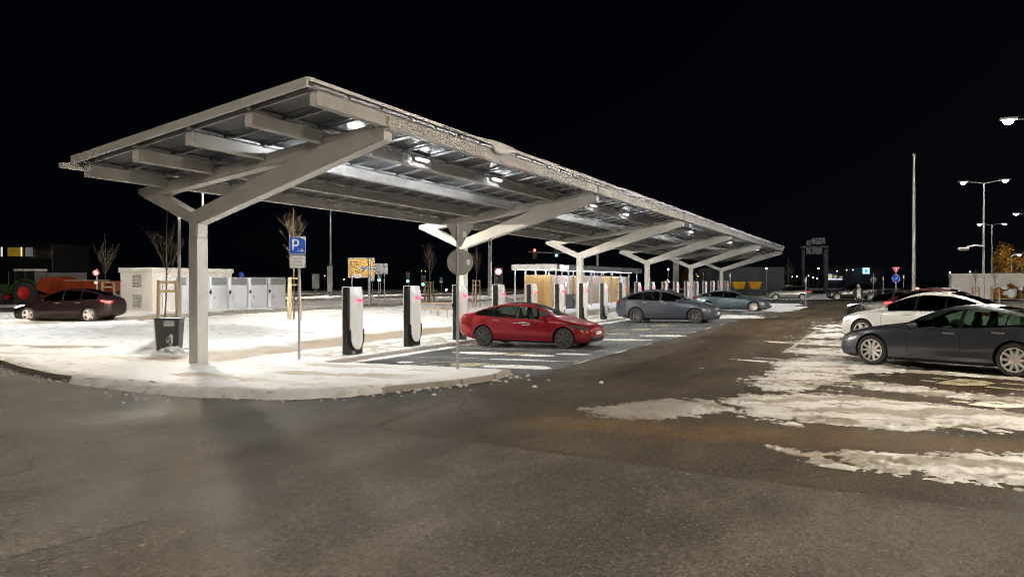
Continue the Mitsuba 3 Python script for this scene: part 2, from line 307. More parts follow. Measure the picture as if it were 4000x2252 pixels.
def sheet(poly, zf, step, edge=None):
    """a polygon filled with a triangle grid of about the given step, z = zf(x, y, distance to the edge)"""
    poly = poly.buffer(0); edge = edge or step
    ring = [np.array(LineString(r.coords).segmentize(edge).coords)[:-1] for r in [poly.exterior, *poly.interiors]]
    x0, y0, x1, y1 = poly.bounds
    gx, gy = np.meshgrid(np.arange(x0, x1, step), np.arange(y0, y1, step * .87)); gx[1::2] += step / 2
    g = np.stack([gx.ravel(), gy.ravel()], 1) + rng.uniform(-.18, .18, (gx.size, 2)) * step
    inner = poly.buffer(-step * .45)
    g = g[shapely.contains_xy(inner, g[:, 0], g[:, 1])] if not inner.is_empty else g[:0]
    p = np.vstack(ring + [g]); tri = Delaunay(p).simplices; c = p[tri].mean(1)
    tri = tri[shapely.contains_xy(poly, c[:, 0], c[:, 1])]
    a, b, c_ = p[tri[:, 0]], p[tri[:, 1]], p[tri[:, 2]]
    neg = (b - a)[:, 0] * (c_ - a)[:, 1] - (b - a)[:, 1] * (c_ - a)[:, 0] < 0
    tri[neg] = tri[neg][:, ::-1]
    d = shapely.distance(poly.boundary, shapely.points(p))
    return tm(np.column_stack([p, zf(p[:, 0], p[:, 1], d)]), tri)
def gridmesh(xs, ys, zf):
    X, Y = np.meshgrid(xs, ys, indexing='ij'); Z = zf(X, Y); n, m = X.shape
    i = np.arange(n * m).reshape(n, m); a, b, c, d = i[:-1, :-1].ravel(), i[1:, :-1].ravel(), i[1:, 1:].ravel(), i[:-1, 1:].ravel()
    return tm(np.stack([X, Y, Z], -1).reshape(-1, 3), np.vstack([np.stack([a, b, c], 1), np.stack([a, c, d], 1)]))
def n2(x, y, s, seed=0, oct=3): return nfbm(np.stack([np.asarray(x) * s, np.asarray(y) * s, np.full(np.shape(x), seed * 7.31)], -1), oct, seed)
ORD = 'first second third fourth fifth sixth seventh eighth ninth tenth eleventh twelfth thirteenth fourteenth fifteenth sixteenth seventeenth eighteenth nineteenth twentieth'.split()

# ================================================================== ground and setting
xs = np.unique(np.concatenate([[-3000, -1500, -700, -350, -200], np.arange(-130, -30, 5), np.arange(-30, 14, 1.0), np.arange(14, 60, 4), [80, 130, 250, 600, 1500, 3000]]))
ys = np.unique(np.concatenate([[-600, -200, -80], np.arange(-40, 90, 2.5), np.arange(90, 200, 10), [250, 400, 800, 1600, 4000]]))
struct('ground', gridmesh(xs, ys, lambda x, y: G(x, y)), 'm_asphalt', True)

BX0, BX1, BY0 = -13.5, -7.25, 16.0
S, YL = 3.03, 18.94                          # bay pitch; first line between bays
bays = struct('parking_bays', gridmesh(np.linspace(BX0, BX1 - .05, 8), np.linspace(15.9, 79.6, 60), lambda x, y: G(x, y) + .004), 'm_paver', True)
def flat(poly, lift, step=0.8):
    return sheet(poly, lambda x, y, d: G(x, y) + lift, step)
for k in range(20):
    y = YL + S * k
    part(bays, 'line', flat(sbox(BX0 + .45, y - .045, BX1 - .12, y + .045), .009), 'm_marking')
    part(bays, 'end_mark', flat(sbox(BX1 - .12, y - .55, BX1, y + .55), .009), 'm_marking')
def plug_symbol():
    """painted charging plug: two prongs, a D-shaped body and a looped cable, pointing to +x"""
    body = Polygon([(-.1, -.32), (.38, -.32), (.38, .32), (-.1, .32), (-.35, .14), (-.35, -.14)]).buffer(.03)
    prongs = sbox(.48, -.22, .78, -.12).union(sbox(.48, .12, .78, .22))
    loop = sbox(-1.15, -.30, -.32, .30).difference(sbox(-1.03, -.19, -.32, .19)).difference(sbox(-.45, -.32, -.3, .32))
    bolt = Polygon([(.20, .05), (.02, -.02), (.06, -.16), (.0, .03), (.16, .06)]).buffer(.015)
    return [body.difference(bolt), prongs, loop]
for k in range(14):
    for g in plug_symbol():
        for gg in getattr(g, 'geoms', [g]):
            g2 = affinity.translate(affinity.scale(gg, 1.05, 1.25, origin=(0, 0)), -9.95, YL - S / 2 + S * k)
            part(bays, 'plug_symbol', flat(g2, .010, .5), 'm_cream')

slant = numbered('slanted_bays'); labels[slant] = {'kind': 'structure'}
for cx, cy, sc in ((1.25, 17.25, 1.0), (1.55, 14.55, .9)):
    for g in plug_symbol():
        for gg in getattr(g, 'geoms', [g]):
            g2 = affinity.translate(affinity.rotate(affinity.scale(gg, 1.0 * sc, 1.5 * sc, origin=(0, 0)), math.degrees(math.atan2(.447, -.894)), origin=(0, 0)), cx, cy)
            part(slant, 'plug_symbol', flat(g2, .010, .5), 'm_cream')
for a_, b_ in ((22.8, 26.0), (26.3, 29.4), (29.7, 33.0)): part(slant, 'edge_line', flat(sbox(-2.88, a_, -2.74, b_), .009, .6), 'm_marking')

# the snowed-in island with the posts, its kerb, the verge behind and the service road
near = [(-21.3, 12.55), (-18.9, 11.94), (-17.1, 11.6), (-15.5, 11.31), (-14.1, 11.11), (-12.2, 10.9), (-10.4, 11.15), (-9.2, 12.0), (-8.55, 13.2), (-8.05, 14.0), (-7.85, 14.9), (-7.95, 15.75)]
row = [(-8.2, 15.92), (-13.2, 15.98), (-13.5, 16.3), (-13.5, 79.0), (-14.2, 80.2)]
island = Polygon(near + row + [(-45, 80.2), (-45, 17.5), (-34, 14.6), (-24.5, 12.35)]).buffer(0)
pave = sheet(island, lambda x, y, d: G(x, y) + .085, 1.0, .5)
struct('footway', pave, 'm_kerb')
kerb = numbered('kerb'); labels[kerb] = {'kind': 'structure'}
def kerb_line(pts, length=1.0, h=.115, w=.14, out=1):
    ls = LineString(pts); n = max(1, int(round(ls.length / length)))
    for i in range(n):
        a, b = np.array(ls.interpolate((i + .006) / n, True).coords[0]), np.array(ls.interpolate((i + .994) / n, True).coords[0])
        t = (b - a) / np.linalg.norm(b - a); q = np.array([t[1], -t[0]]) * out
        P = [a, b, b + q * w, a + q * w]; lift = h + rng.uniform(-.006, .006)
        lo, hi = [(*p, float(G(*p)) - .06) for p in P], [(*(p + (q * .0 if j < 2 else -q * .02)), float(G(*p)) + lift) for j, p in enumerate(P)]
        V = lo + hi; F = [[4, 5, 6], [4, 6, 7], [0, 1, 5], [0, 5, 4], [1, 2, 6], [1, 6, 5], [2, 3, 7], [2, 7, 6], [3, 0, 4], [3, 4, 7]]
        m = tm(V, F); m.fix_normals()
        part(kerb, 'stone', m, 'm_kerb')
ring = LineString(near).simplify(.01)
kerb_line(near + [(-7.98, 15.78)], 1.0)
kerb_line([(-8.0, 15.84), (-13.3, 15.90)], 1.0, out=1)
kerb_line([(-13.56, 16.1), (-13.56, 79.0)], 1.0)

def snow_z(x, y, d):
    lump = .055 * n2(x, y, .9, 1) + .03 * n2(x, y, 3.2, 2)
    t = .105 + lump
    pth = sst(-1.3, -.8, x + 17.6 + 1.0 * (n2(x, y, .35, 9) - .5)) * (1 - sst(.9, 1.4, x + 17.6 + 1.0 * (n2(x, y, .35, 9) - .5))) * sst(13.5, 15.5, y)
    t = t - .05 * pth + .10 * sst(20.5, 24.0, -x) * n2(x, y, .5, 5) * (1 - sst(30.6, 31.4, -x))
    srv = sst(31.0, 31.6, -x) * (1 - sst(36.3, 36.9, -x)) * sst(19, 22.5, y + .35 * (x + 34))
    t = t - .08 * srv + .12 * np.exp(-((x + 30.7) / .35) ** 2) * n2(x, y, 1.3, 6) + .10 * np.exp(-((x + 37.2) / .4) ** 2) * n2(x, y, 1.3, 7)
    v = (x + 22.2) * .643 - (y - 12.9) * .766; u = -(x + 22.2) * .766 + (y - 12.9) * .643
    rut = (np.exp(-((v + .15) / .22) ** 2) + np.exp(-((v + 1.85) / .25) ** 2)) * sst(-.5, 1, u) * (1 - sst(13, 16, u))
    t = t - .055 * rut + .03 * np.exp(-((v + .7) / .2) ** 2) * n2(x, y, 3, 3)
    t = t - .035 * sst(.56, .66, n2(x, y, 2.6, 18)) * sst(.35, .6, n2(x, y, .45, 19)) + .02 * (n2(x, y, 6.5, 20) - .5)
    e = np.clip(d / .16, 0, 1)
    return G(x, y) + np.where(d < 1e-6, .088, .09 + (t - .09) * e)
cover = island.buffer(-.015)
nearc = cover.intersection(sbox(-60, 0, 0, 24)); farc = cover.intersection(sbox(-60, 24, 0, 100))
struct('snow', cat(sheet(nearc, snow_z, .16), sheet(farc, snow_z, .38)), 'm_snow', True, 'stuff', 'trodden snow covering the island, the verge and the service road')
def over_z(x, y):
    o = shapely.distance(island, shapely.points(np.stack([x.ravel(), y.ravel()], 1))).reshape(x.shape)
    cov = sst(-17.6, -16.2, x + 1.2 * (n2(x, y, .9, 12) - .5)) * (1 - sst(-9.3, -8.6, x + .8 * (n2(x, y, 1.2, 13) - .5)))
    w = .24 + .22 * n2(x, y, 1.1, 14) + .16 * (n2(x, y, 4.5, 15) - .5) + .06 * (n2(x, y, 14, 16) - .5)
    h = .165 * (1 - (o / w) ** 1.4) + .03 * (n2(x, y, 7, 17) - .5)
    return G(x, y) + np.where((o > 0) & (cov > .5), h, np.where(cov > .5, .12 + .03 * (n2(x, y, 7, 17) - .5), -.05))
def verge_z(x, y):
    main = sst(47.2, 47.8, -x) * (1 - sst(57.2, 57.8, -x)) + sst(62.2, 62.8, -x) * (1 - sst(74.6, 75.4, -x))
    return G(x, y) + .03 + .10 * n2(x, y, .4, 4) * (1 - main) + .22 * (np.exp(-((x + 46.2) / .5) ** 2) + np.exp(-((x + 58.6) / .5) ** 2) + np.exp(-((x + 61.5) / .5) ** 2)) * n2(x, y, .9, 8)
def trimmed(xs, ys, zf, floor=-.006):
    m = gridmesh(xs, ys, zf); v = m.vertices; ok = (v[:, 2] - G(v[:, 0], v[:, 1])) > floor
    keep = ok[m.faces].any(1); m.update_faces(keep); m.remove_unreferenced_vertices(); return m
struct('snow', trimmed(np.arange(-18.3, -8.6, .03), np.arange(10.2, 13.4, .03), lambda x, y: np.where(shapely.distance(island.boundary, shapely.points(np.stack([x.ravel(), y.ravel()], 1))).reshape(x.shape) < .75, over_z(x, y), G(x, y) - .05) - 9 * (shapely.distance(island.exterior.buffer(0) if False else island, shapely.points(np.stack([x.ravel(), y.ravel()], 1))).reshape(x.shape) <= 0) * (shapely.distance(island.boundary, shapely.points(np.stack([x.ravel(), y.ravel()], 1))).reshape(x.shape) > .28)), 'm_snow', True, 'stuff', 'snow pushed over the kerb at the rounded front of the island')
struct('snow', gridmesh(np.concatenate([np.arange(-110, -76, 2.0), np.arange(-76, -66, .5), np.arange(-66, -44.4, .4)]), np.arange(8, 190, 1.0), verge_z), 'm_snow', True, 'stuff', 'snow on the verges along the dark main road behind')
far_snow = Polygon([(-44.9, 79.5), (-14.0, 79.5), (-9.3, 62.0), (-6.4, 66.5), (-10.5, 81.0), (10, 76.0), (40, 70), (40, 100), (-30, 130), (-44.9, 130)]).buffer(0)
struct('snow', sheet(Polygon([(-44.9, 80.3), (-14, 80.3), (-11, 83.3), (-3, 80.2), (8, 75.6), (60, 62), (60, 130), (-44.9, 130)]), lambda x, y, d: G(x, y) + .02 + .22 * np.exp(-(d - .5) ** 2 / .3) * n2(x, y, .8, 3) + .05 * n2(x, y, .5, 4), 1.0), 'm_snow', True, 'stuff', 'snow bank along the far edge of the car park')
struct('snow', sheet(Polygon([(-12.6, 66.2), (-9.5, 60.6), (-8.2, 61.2), (-6.3, 65.0), (-8.5, 66.6)]), lambda x, y, d: G(x, y) + .01 + .12 * np.clip(d / .5, 0, 1) + .04 * n2(x, y, 2, 3), .3), 'm_snow', True, 'stuff', 'small tongue of white snow at the far end of the bays')

# ploughed and melting snow on the right side of the lot: one height field that only shows where it stands above the ground
UA = math.atan2(-.447, .894)                 # direction of the slanted bays on the right (towards their far end)
def blob(x, y, pts, soft):
    p = Polygon(pts); q = shapely.points(np.stack([x.ravel(), y.ravel()], 1))
    d = np.where(shapely.contains_xy(p, x.ravel(), y.ravel()), 1, -1) * shapely.distance(p.exterior, q)
    return (d / soft).reshape(x.shape)
def patch_field(x, y):
    u, v = x * math.cos(UA) + y * math.sin(UA), -x * math.sin(UA) + y * math.cos(UA)
    streak = nfbm(np.stack([u * .50, v * 3.6, np.zeros_like(u)], -1), 5, 21) - .5
    fine = nfbm(np.stack([u * 2.2, v * 9.5, np.zeros_like(u)], -1), 3, 22) - .5
    spot = nfbm(np.stack([u * 5.5, v * 9.5, np.zeros_like(u)], -1), 3, 23) - .5
    grit = nfbm(np.stack([u * 16, v * 22, np.zeros_like(u)], -1), 2, 24) - .5
    wob = 1.5 * streak + .9 * fine + 1.0 * spot + .9 * grit
    f = np.full(x.shape, -9.0)
    def addp(pts, soft, amp=1.0, top=9.0):
        nonlocal f
        f = np.maximum(f, np.minimum(blob(x, y, pts, soft), top) + amp * wob)
    addp([(-2.55, 13.95), (-1.62, 14.75), (-.63, 14.6), (.83, 14.2), (1.7, 13.7), (4.5, 12.6), (5, 10.6), (1.5, 12.05), (.71, 12.1), (-.26, 11.7), (-1.3, 11.8), (-2.0, 12.3)], .55, 1.1)
    addp([(-4.5, 11.8), (-4.0, 12.85), (-3.1, 13.4), (-2.4, 12.6), (-2.97, 11.6), (-3.7, 11.1)], .5, 1.0, .8)
    addp([(-.7, 9.75), (.19, 10.2), (1.3, 10.55), (4, 10.0), (4, 8.0), (1.13, 9.05), (.53, 9.1), (-.1, 9.3)], .45, 1.2)
    addp([(-1.35, 9.9), (-1.0, 9.75), (-.5, 9.1), (-.62, 9.02)], .3, .8, .5)
    addp([(-2.45, 20.8), (-1.6, 22.6), (-.75, 20.6), (.2, 19.6), (-.5, 18.6), (-1.2, 16.3), (-2.2, 14.9), (-2.5, 16.9)], .6, 1.5)
    addp([(-.75, 19.55), (.8, 19.15), (2.4, 18.35), (5, 17.0), (5, 16.55), (2.3, 17.95), (.9, 18.62), (-.8, 19.05)], .30, .35)
    addp([(-.6, 16.8), (.3, 16.4), (1.2, 15.75), (5, 13.9), (5, 13.5), (1.0, 15.2), (.6, 15.3), (-.9, 16.0)], .6, 1.3, .55)
    for k in (0, 3.35, 6.7, 10.05, 13.4):
        addp([(-2.6, 24.2 + k), (-1.4, 24.4 + k), (1.6, 22.6 + k), (5, 21.0 + k), (5, 20.0 + k), (.6, 22.0 + k), (-2.4, 22.6 + k)], .7, 1.6, .35)
    f = np.maximum(f, -1.05 + 2.4 * (streak + .35 * fine) + .5 * sst(13, 20, y) * sst(-7.5, -3, x) - 9 * sst(-5.8, -6.6, x) * (1 - sst(-5.8, -6.6, -x)) * 0 - 1.1 * (1 - sst(-6.5, -3.0, x)) - 6 * (1 - sst(9.0, 9.6, y)))
    return f
def patch_z(x, y):
    f = patch_field(x, y)
    lum = nfbm(np.stack([x * 6, y * 6, 0 * x], -1), 4, 5) - .5
    h = .010 + .065 * (1 - np.exp(-np.clip(f, 0, 9) * .8)) + np.clip(f, 0, .6) * .10 * lum + np.clip(f, -.5, 0) * .10
    return G(x, y) + h
def trimmed(xs, ys, zf, floor=-.006):
    m = gridmesh(xs, ys, zf); v = m.vertices; ok = (v[:, 2] - G(v[:, 0], v[:, 1])) > floor
    keep = ok[m.faces].any(1); m.update_faces(keep); m.remove_unreferenced_vertices(); return m
struct('snow', cat(trimmed(np.arange(-6.5, 6, .032), np.arange(8.6, 16.5, .032), patch_z), trimmed(np.arange(-6.5, 8, .055), np.arange(16.5, 27, .055), patch_z), trimmed(np.arange(-6.5, 10, .14), np.arange(27, 46, .14), patch_z)),
       'm_slush', True, 'stuff', 'streaky melting snow and slush on the right side of the car park')
def bay_patch(x, y):
    f = np.full(x.shape, -1.0)
    nz = nfbm(np.stack([x * 1.5, y * 3.2, 0 * x], -1), 4, 31) - .5
    for cx, cy, rx, ry, a in ((-8.5, 17.3, .9, .35, 1.2), (-11.9, 17.5, .30, .16, .9), (-11.4, 20.6, .9, .32, 1.1), (-9.2, 20.2, .5, .18, 1.0), (-8.4, 20.9, .5, .2, 1.), (-13.3, 20, .22, 3.4, .9), (-13.3, 30, .22, 9, .9), (-13.3, 50, .3, 25, 1.0), (-8.6, 26.6, 1.0, .3, 1.2), (-9.2, 18.9, 1.0, .06, .7), (-7.9, 29.0, .9, .3, 1.0), (-8.5, 45, 2.0, 2.0, 1.0), (-8.2, 58, 2.4, 6, 1.2), (-13.0, 16.6, .55, .5, 1.3)):
        f = np.maximum(f, 1 - np.sqrt(((x - cx) / rx) ** 2 + ((y - cy) / ry) ** 2) + a * nz)
    return G(x, y) + .006 + np.where(f > 0, .006 + .022 * np.clip(f, 0, 1), np.clip(f, -1, 0) * .03)
struct('snow', cat(trimmed(np.arange(-13.45, -6.6, .05), np.arange(16.1, 24, .05), bay_patch, .006), trimmed(np.arange(-13.45, -5.8, .11), np.arange(24, 66, .11), bay_patch, .006)), 'm_snow', True, 'stuff', 'thin scraps of snow lying on the charging bays')
# crumbs of ploughed snow along the kerb and lumps at the tip of the island
cr = []
for i in range(240):
    s = rng.uniform(0, 1); a = ring.interpolate(s, True).coords[0]; q = ring.interpolate(min(1, s + .01), True).coords[0]
    t = np.array(q) - np.array(a); nrm = np.array([t[1], -t[0]]) / (np.linalg.norm(t) + 1e-9)
    tip = s > .80
    if not tip and rng.uniform() < .45: continue
    o = rng.exponential(.28 if not tip else .34) + .12
    x, y = np.array(a) + nrm * o; r = rng.uniform(.012, .034) * (1.5 if tip else 1)
    b = trimesh.creation.icosphere(1, r); b.vertices *= rng.uniform(.7, 1.25, (len(b.vertices), 1)); b.vertices[:, 2] *= .6
    b.apply_translation((x, y, float(G(x, y)) + r * .25)); cr.append(b)
for i in range(70):
    x, y = -19.3 + rng.normal(0, .22), 16.2 + rng.normal(0, .13); r = rng.uniform(.03, .08)
    b = trimesh.creation.icosphere(1, r); b.vertices *= rng.uniform(.75, 1.25, (len(b.vertices), 1))
    b.apply_translation((x, y, float(G(x, y)) + .14 + max(0, .13 - .4 * abs(x + 19.3)))); cr.append(b)
struct('snow', cat(*cr), 'm_roofsnow', 20, 'stuff', 'crumbs of shovelled snow along the kerb of the island')
for i, (x, y, lab) in enumerate([(-14.6, 11.2, 'flat dark clod of frozen dirt at the island kerb, left of the brown one'), (-13.85, 11.1, 'brown clod of frozen leaves and dirt at the kerb, right of the flat dark one')]):
    b = trimesh.creation.icosphere(3, .085); b.vertices *= (1 + .6 * (nfbm(b.vertices * 14 + i * 5, 3) - .5))[:, None]; b.vertices *= (1.35, .7, .55 if i == 0 else .8)
    b.apply_translation((x, y, float(G(x, y)) + .12))
    k = thing('dirt_clod', lab, 'clod'); put(k, ply(b, 'm_bark', 30))
# ================================================================== the canopy
CY = [14.69, 28.64, 42.29, 55.93, 69.58, 83.22]
Y0, Y1 = 11.9, 84.4
def cz(y): return -.0051 * (np.asarray(y) - 14.69)
def girder_z(x): return 4.60 + .145 * (x + 17.5)              # underside of the girders
def roof_z(x): return girder_z(x) + .37                        # underside of the panels
can = thing('solar_canopy', 'long grey steel canopy roofed with solar panels, on six forked columns over the charging bays', 'canopy')
def forked(y):
    d = float(cz(y)); g = float(G(-16.5, y)) - .1
    k = numbered(f'{can}__support_frame')
    part(k, 'column', rbox(-16.53, y, (g + 3.22 + d) / 2, .32, .36, 3.22 + d - g, .012, 4), 'm_steel')
    out = [(-16.69, 3.23), (-16.69, 3.62), (-18.64, 4.46), (-18.64, 4.62), (-10.86, 5.66), (-10.45, 5.50), (-10.45, 5.30), (-16.37, 3.58), (-16.37, 3.23)]
    hole = [(-16.61, 3.90), (-17.70, 4.41), (-17.45, 4.47), (-13.25, 5.03)]
    p = affinity.translate(Polygon(out, [hole]), 0, d)
    man = t2m(prism(p, .32, 'xz').apply_translation((0, y - .16, 0)))
    part(k, 'fork', m2t(man), 'm_steel')
    lip = Polygon(out).buffer(-.0).exterior
    for yy in (y - .175, y + .175):                             # edge plates standing a little proud of both faces
        part(k, 'web_plate', prism(affinity.translate(Polygon(out).buffer(-.025), 0, d).difference(affinity.translate(Polygon(hole).buffer(.025), 0, d)), .012, 'xz').apply_translation((0, yy - .006, 0)), 'm_steel')
for y in CY: forked(y)
GX = [-17.55, -15.82, -14.08, -12.30, -10.53]
L = Y1 - Y0 - .75
for x in GX:
    z = girder_z(x)
    def gm(w, h, z0):
        ys_ = np.linspace(Y0 + .37, Y1 - .37, 9); V, F = [], []
        for yy in ys_:
            V += [(x - w / 2, yy, z0 + cz(yy)), (x + w / 2, yy, z0 + cz(yy)), (x + w / 2, yy, z0 + h + cz(yy)), (x - w / 2, yy, z0 + h + cz(yy))]
        for i in range(8):
            for a in range(4):
                b = (a + 1) % 4; F += [[4 * i + a, 4 * i + b, 4 * i + 4 + b], [4 * i + a, 4 * i + 4 + b, 4 * i + 4 + a]]
        F += [[0, 2, 1], [0, 3, 2], [32, 33, 34], [32, 34, 35]]
        m = tm(V, F); m.fix_normals(); return m
    gk = part(can, 'girder', gm(.19, .29, z), 'm_girder')
    part(gk, 'end_plate', box(x, Y0 + .362, z + .145 + cz(Y0), .205, .012, .305), 'm_fascia')
    for a in (-.075, .075):
        for b in (.03, .26): part(gk, 'bolt', xf(trimesh.creation.icosphere(1, .009), x + a, Y0 + .354, z + b + cz(Y0)), 'm_trim')
    part(can, 'rail', cat(*[box(x + .14, yy, z + .335 + cz(yy), .045, 1.02, .06) for yy in np.arange(Y0 + .7, Y1 - .7, 1.15)]), 'm_panelframe')
tilt = -math.atan(.145)
pw_, pl_ = 7.5 / 4, 1.133
purl = mikit.ply(box(0, 0, 0, 7.4, .05, .055, ry=tilt), 'm_panelframe')
panelm = mikit.ply(box(0, 0, 0, pw_ - .03, pl_ - .022, .035, ry=tilt), 'm_panel')
ny = int((Y1 - Y0 - .1) / pl_)
for j in range(ny):
    y = Y0 + .1 + pl_ * (j + .5)
    k = numbered(f'{can}__purlin'); put(k, {**purl, 'to_world': place(-14.2, y - pl_ / 2 + .28, float(roof_z(-14.2) - .045 + cz(y)))})
    for i in range(4):
        x = -17.95 + pw_ * (i + .5)
        k = numbered(f'{can}__solar_panel'); put(k, {**panelm, 'to_world': place(x, y, float(roof_z(x) + .02 + cz(y)))})
def sloped_bar(x0, x1, y, dz0, h, w):
    V = [(x, y + s * w / 2, roof_z(x) + dz0 + e * h + cz(y)) for x in (x0, x1) for s in (-1, 1) for e in (0, 1)]
    m = trimesh.convex.convex_hull(np.array(V)); return m
for y in (Y0 + .02, Y1 - .02): part(can, 'gable_fascia', sloped_bar(-17.62, -10.40, y, -.10, .19, .05), 'm_fascia')
def along(x, z0, h, w, y0=Y0 + .05, y1=Y1 - .05, n=8):
    ms = []
    for a, b in zip(np.linspace(y0, y1, n + 1)[:-1], np.linspace(y0, y1, n + 1)[1:]):
        ms.append(trimesh.convex.convex_hull(np.array([(x + s * w / 2, yy, z0 + e * h + cz(yy)) for yy in (a, b) for s in (-1, 1) for e in (0, 1)])))
    return cat(*ms)
part(can, 'eave_strip', along(-10.40, roof_z(-10.4) + .02, .075, .05), 'm_fascia')
part(can, 'eave_rail', along(-10.44, roof_z(-10.4) - .10, .045, .05), 'm_panelframe')
part(can, 'gutter', along(-17.82, roof_z(-17.8) - .16, .12, .14, Y0 - .12, Y1 - .05), 'm_fascia')
for yy in np.arange(Y0 + .9, Y1, 2.3): part(can, 'eave_bracket', box(-10.42, yy, roof_z(-10.42) - .03 + cz(yy), .03, .04, .17), 'm_panelframe')
# the bird net under the girders
def net_pt(s, y):
    s, y = np.broadcast_arrays(np.asarray(s, float), np.asarray(y, float))
    x = np.where(s < .42, -10.40 - .02 * s, -10.41 - (s - .42))
    ph = np.interp(y, CY, np.arange(6)); fy = np.abs(np.sin(np.pi * ph))
    fx = np.clip((s - .42) / 7.0, 0, 1)
    sag = (.05 + .30 * fy) * np.sin(np.pi * fx) ** .6 * (.55 + .9 * nfbm(np.stack([x * .45, y * .30, 0 * x], -1), 3, 41)) * (s > .42)
    z = np.where(s < .42, roof_z(-10.4) - .02 - s - .06 * np.abs(np.sin(y * 2.6)) * (1 - s / .42) * .6, girder_z(x) - .02 - sag) + cz(y)
    return np.stack([x, y, z], -1)
def ribbons(P, side, w):
    """P (lines, points, 3), side (lines, points, 3) unit: flat strips of width w"""
    A, B = P - side * w / 2, P + side * w / 2; n, m = P.shape[:2]
    V = np.stack([A, B], 2).reshape(-1, 3); i = (np.arange(n)[:, None] * m + np.arange(m - 1)[None]).ravel() * 2
    return V, np.vstack([np.stack([i, i + 1, i + 3], 1), np.stack([i, i + 3, i + 2], 1)])
NS, NY = np.arange(0, 7.35, .08), np.arange(CY[0] + .1, CY[-1], .08)
ya = np.arange(CY[0] + .1, CY[-1], .55); sa = np.concatenate([np.linspace(0, .42, 4), np.linspace(.6, 7.35, 20)])
P1 = net_pt(NS[:, None], ya[None, :]); e = 1e-3; S1 = net_pt(NS[:, None] + e, ya[None, :]) - P1; S1 /= np.linalg.norm(S1, axis=-1, keepdims=True)
P2 = net_pt(sa[None, :], NY[:, None]); S2 = np.zeros_like(P2); S2[..., 1] = 1
up_ = NS < .42; cut_ = 4
for nm, Q1, Q1s, Q2, m_, lb in (('net_curtain', P1[up_], S1[up_], P2[:, :cut_ + 1], 'm_girder', 'mesh net stretched upright along the outer girder'), ('bird_net', P1[~up_], S1[~up_], P2[:, cut_:], 'm_net', 'fine dark mesh net hung under the girders')):
    Qs = np.zeros_like(Q2); Qs[..., 1] = 1
    V1_, F1_ = ribbons(Q1, Q1s, .0042); V2_, F2_ = ribbons(Q2, Qs, .0042)
    k = part(can, nm, tm(np.vstack([V1_, V2_]), np.vstack([F1_, F2_ + len(V1_)])), m_); labels[k] = {'kind': 'stuff', 'label': lb}
part(can, 'net_rope', tube(net_pt(np.full(500, -.01), np.linspace(CY[0], CY[-1], 500)) + [0.012, 0, 0], .010, 5), 'm_net')
for y in CY[:3]:
    for q in range(3):
        a = np.linspace(0, 1, 9); z0 = 5.52 + float(cz(y)); pts = np.stack([-10.43 + .02 * np.sin(a * 9 + q), y - .05 + .06 * (q - 1) + .05 * np.sin(a * 6 + q), z0 + .02 + .5 * a * (1 - .12 * q)], -1)
        part(can, 'tie_rope', tube(pts, .009, 5), 'm_stake')
# snow along the eave
ys_ = np.arange(17.0, Y1, .09); nz_ = nnoise(np.stack([ys_ * .55, 0 * ys_, 0 * ys_], -1), 3); nf_ = nnoise(np.stack([ys_ * 2.3, 0 * ys_, 0 * ys_], -1), 5)
grow = sst(17.0, 20.0, ys_); dense = sst(52, 58, ys_) * (1 - sst(72, 76, ys_))
drip = grow * (.02 + .05 * nf_ + .20 * np.clip(nz_ - .66, 0, 1) / .34 * sst(.3, .6, nf_)) + dense * .20 * np.clip(nnoise(np.stack([ys_ * 3.4, 0 * ys_, 0 * ys_], -1), 8) - .45, 0, 1) * 1.8
th = grow * (.05 + .06 * nf_ * nz_ + .03 * nz_)
zr = roof_z(-10.4) + .04 + cz(ys_)
prof = [(-13.5 + 0 * ys_, zr - .44), (-13.5 + 0 * ys_, zr - .43 + th), (-11.0 + 0 * ys_, zr - .05 + th * 1.1), (-10.5 + 0 * ys_, zr + .055 + th), (-10.36 + .03 * nf_, zr + .03 + th * .6), (-10.335 + .02 * nf_, zr - drip * .6), (-10.365 + 0 * ys_, zr - drip), (-10.39 + 0 * ys_, zr - drip * .5)]
V = np.stack([np.stack([px, ys_, pz], -1) for px, pz in prof], 1); n, m = V.shape[:2]; i = (np.arange(n - 1)[:, None] * m + np.arange(m - 1)[None]).ravel()
F = np.vstack([np.stack([i, i + m + 1, i + 1], 1), np.stack([i, i + m, i + m + 1], 1)])
struct('snow', tm(V.reshape(-1, 3), F), 'm_roofsnow', True, 'stuff', 'crust of snow hanging over the long eave of the canopy')

# the bars of light under it
ly = [15.75] + [y + o for y in CY[:5] for o in (4.0, 8.6)]
for row_, x, s in (('inner', -12.50, -1), ('outer', -12.10, 1)):
    for i, y in enumerate(ly):
        z = float(girder_z(-12.3) + .225 + cz(y)); t_ = (.45 if s < 0 else .20) * s
        k = thing('canopy_light', f'white light bar under the canopy roof, {ORD[i]} of the {row_} row from the near gable', 'light', 'light bars under the canopy')
        part(k, 'housing', xf(rbox(0, 0, .03, .08, .66, .05, .012, 4), x, y, z, ry=-t_), 'm_panelframe')
        part(k, 'shield', xf(box(-s * .034, 0, -.012, .006, .64, .085), x, y, z, ry=-t_), 'm_panelframe')
        part(k, 'diffuser', xf(tm([(-.027, -.3, 0), (.027, -.3, 0), (.027, .3, 0), (-.027, .3, 0), (-.022, -.29, -.044), (.022, -.29, -.044), (.022, .29, -.044), (-.022, .29, -.044)], [[4, 6, 5], [4, 7, 6], [0, 5, 1], [0, 4, 5], [2, 7, 3], [2, 6, 7]] + ([[1, 6, 2], [1, 5, 6]] if s > 0 else [[3, 4, 0], [3, 7, 4]])), x, y, z, ry=-t_), 'm_signwhite', light=COOL * CANOPY, weight=float(np.interp(y, [14, 30, 60, 85], [1.1, .9, .35, .2])))

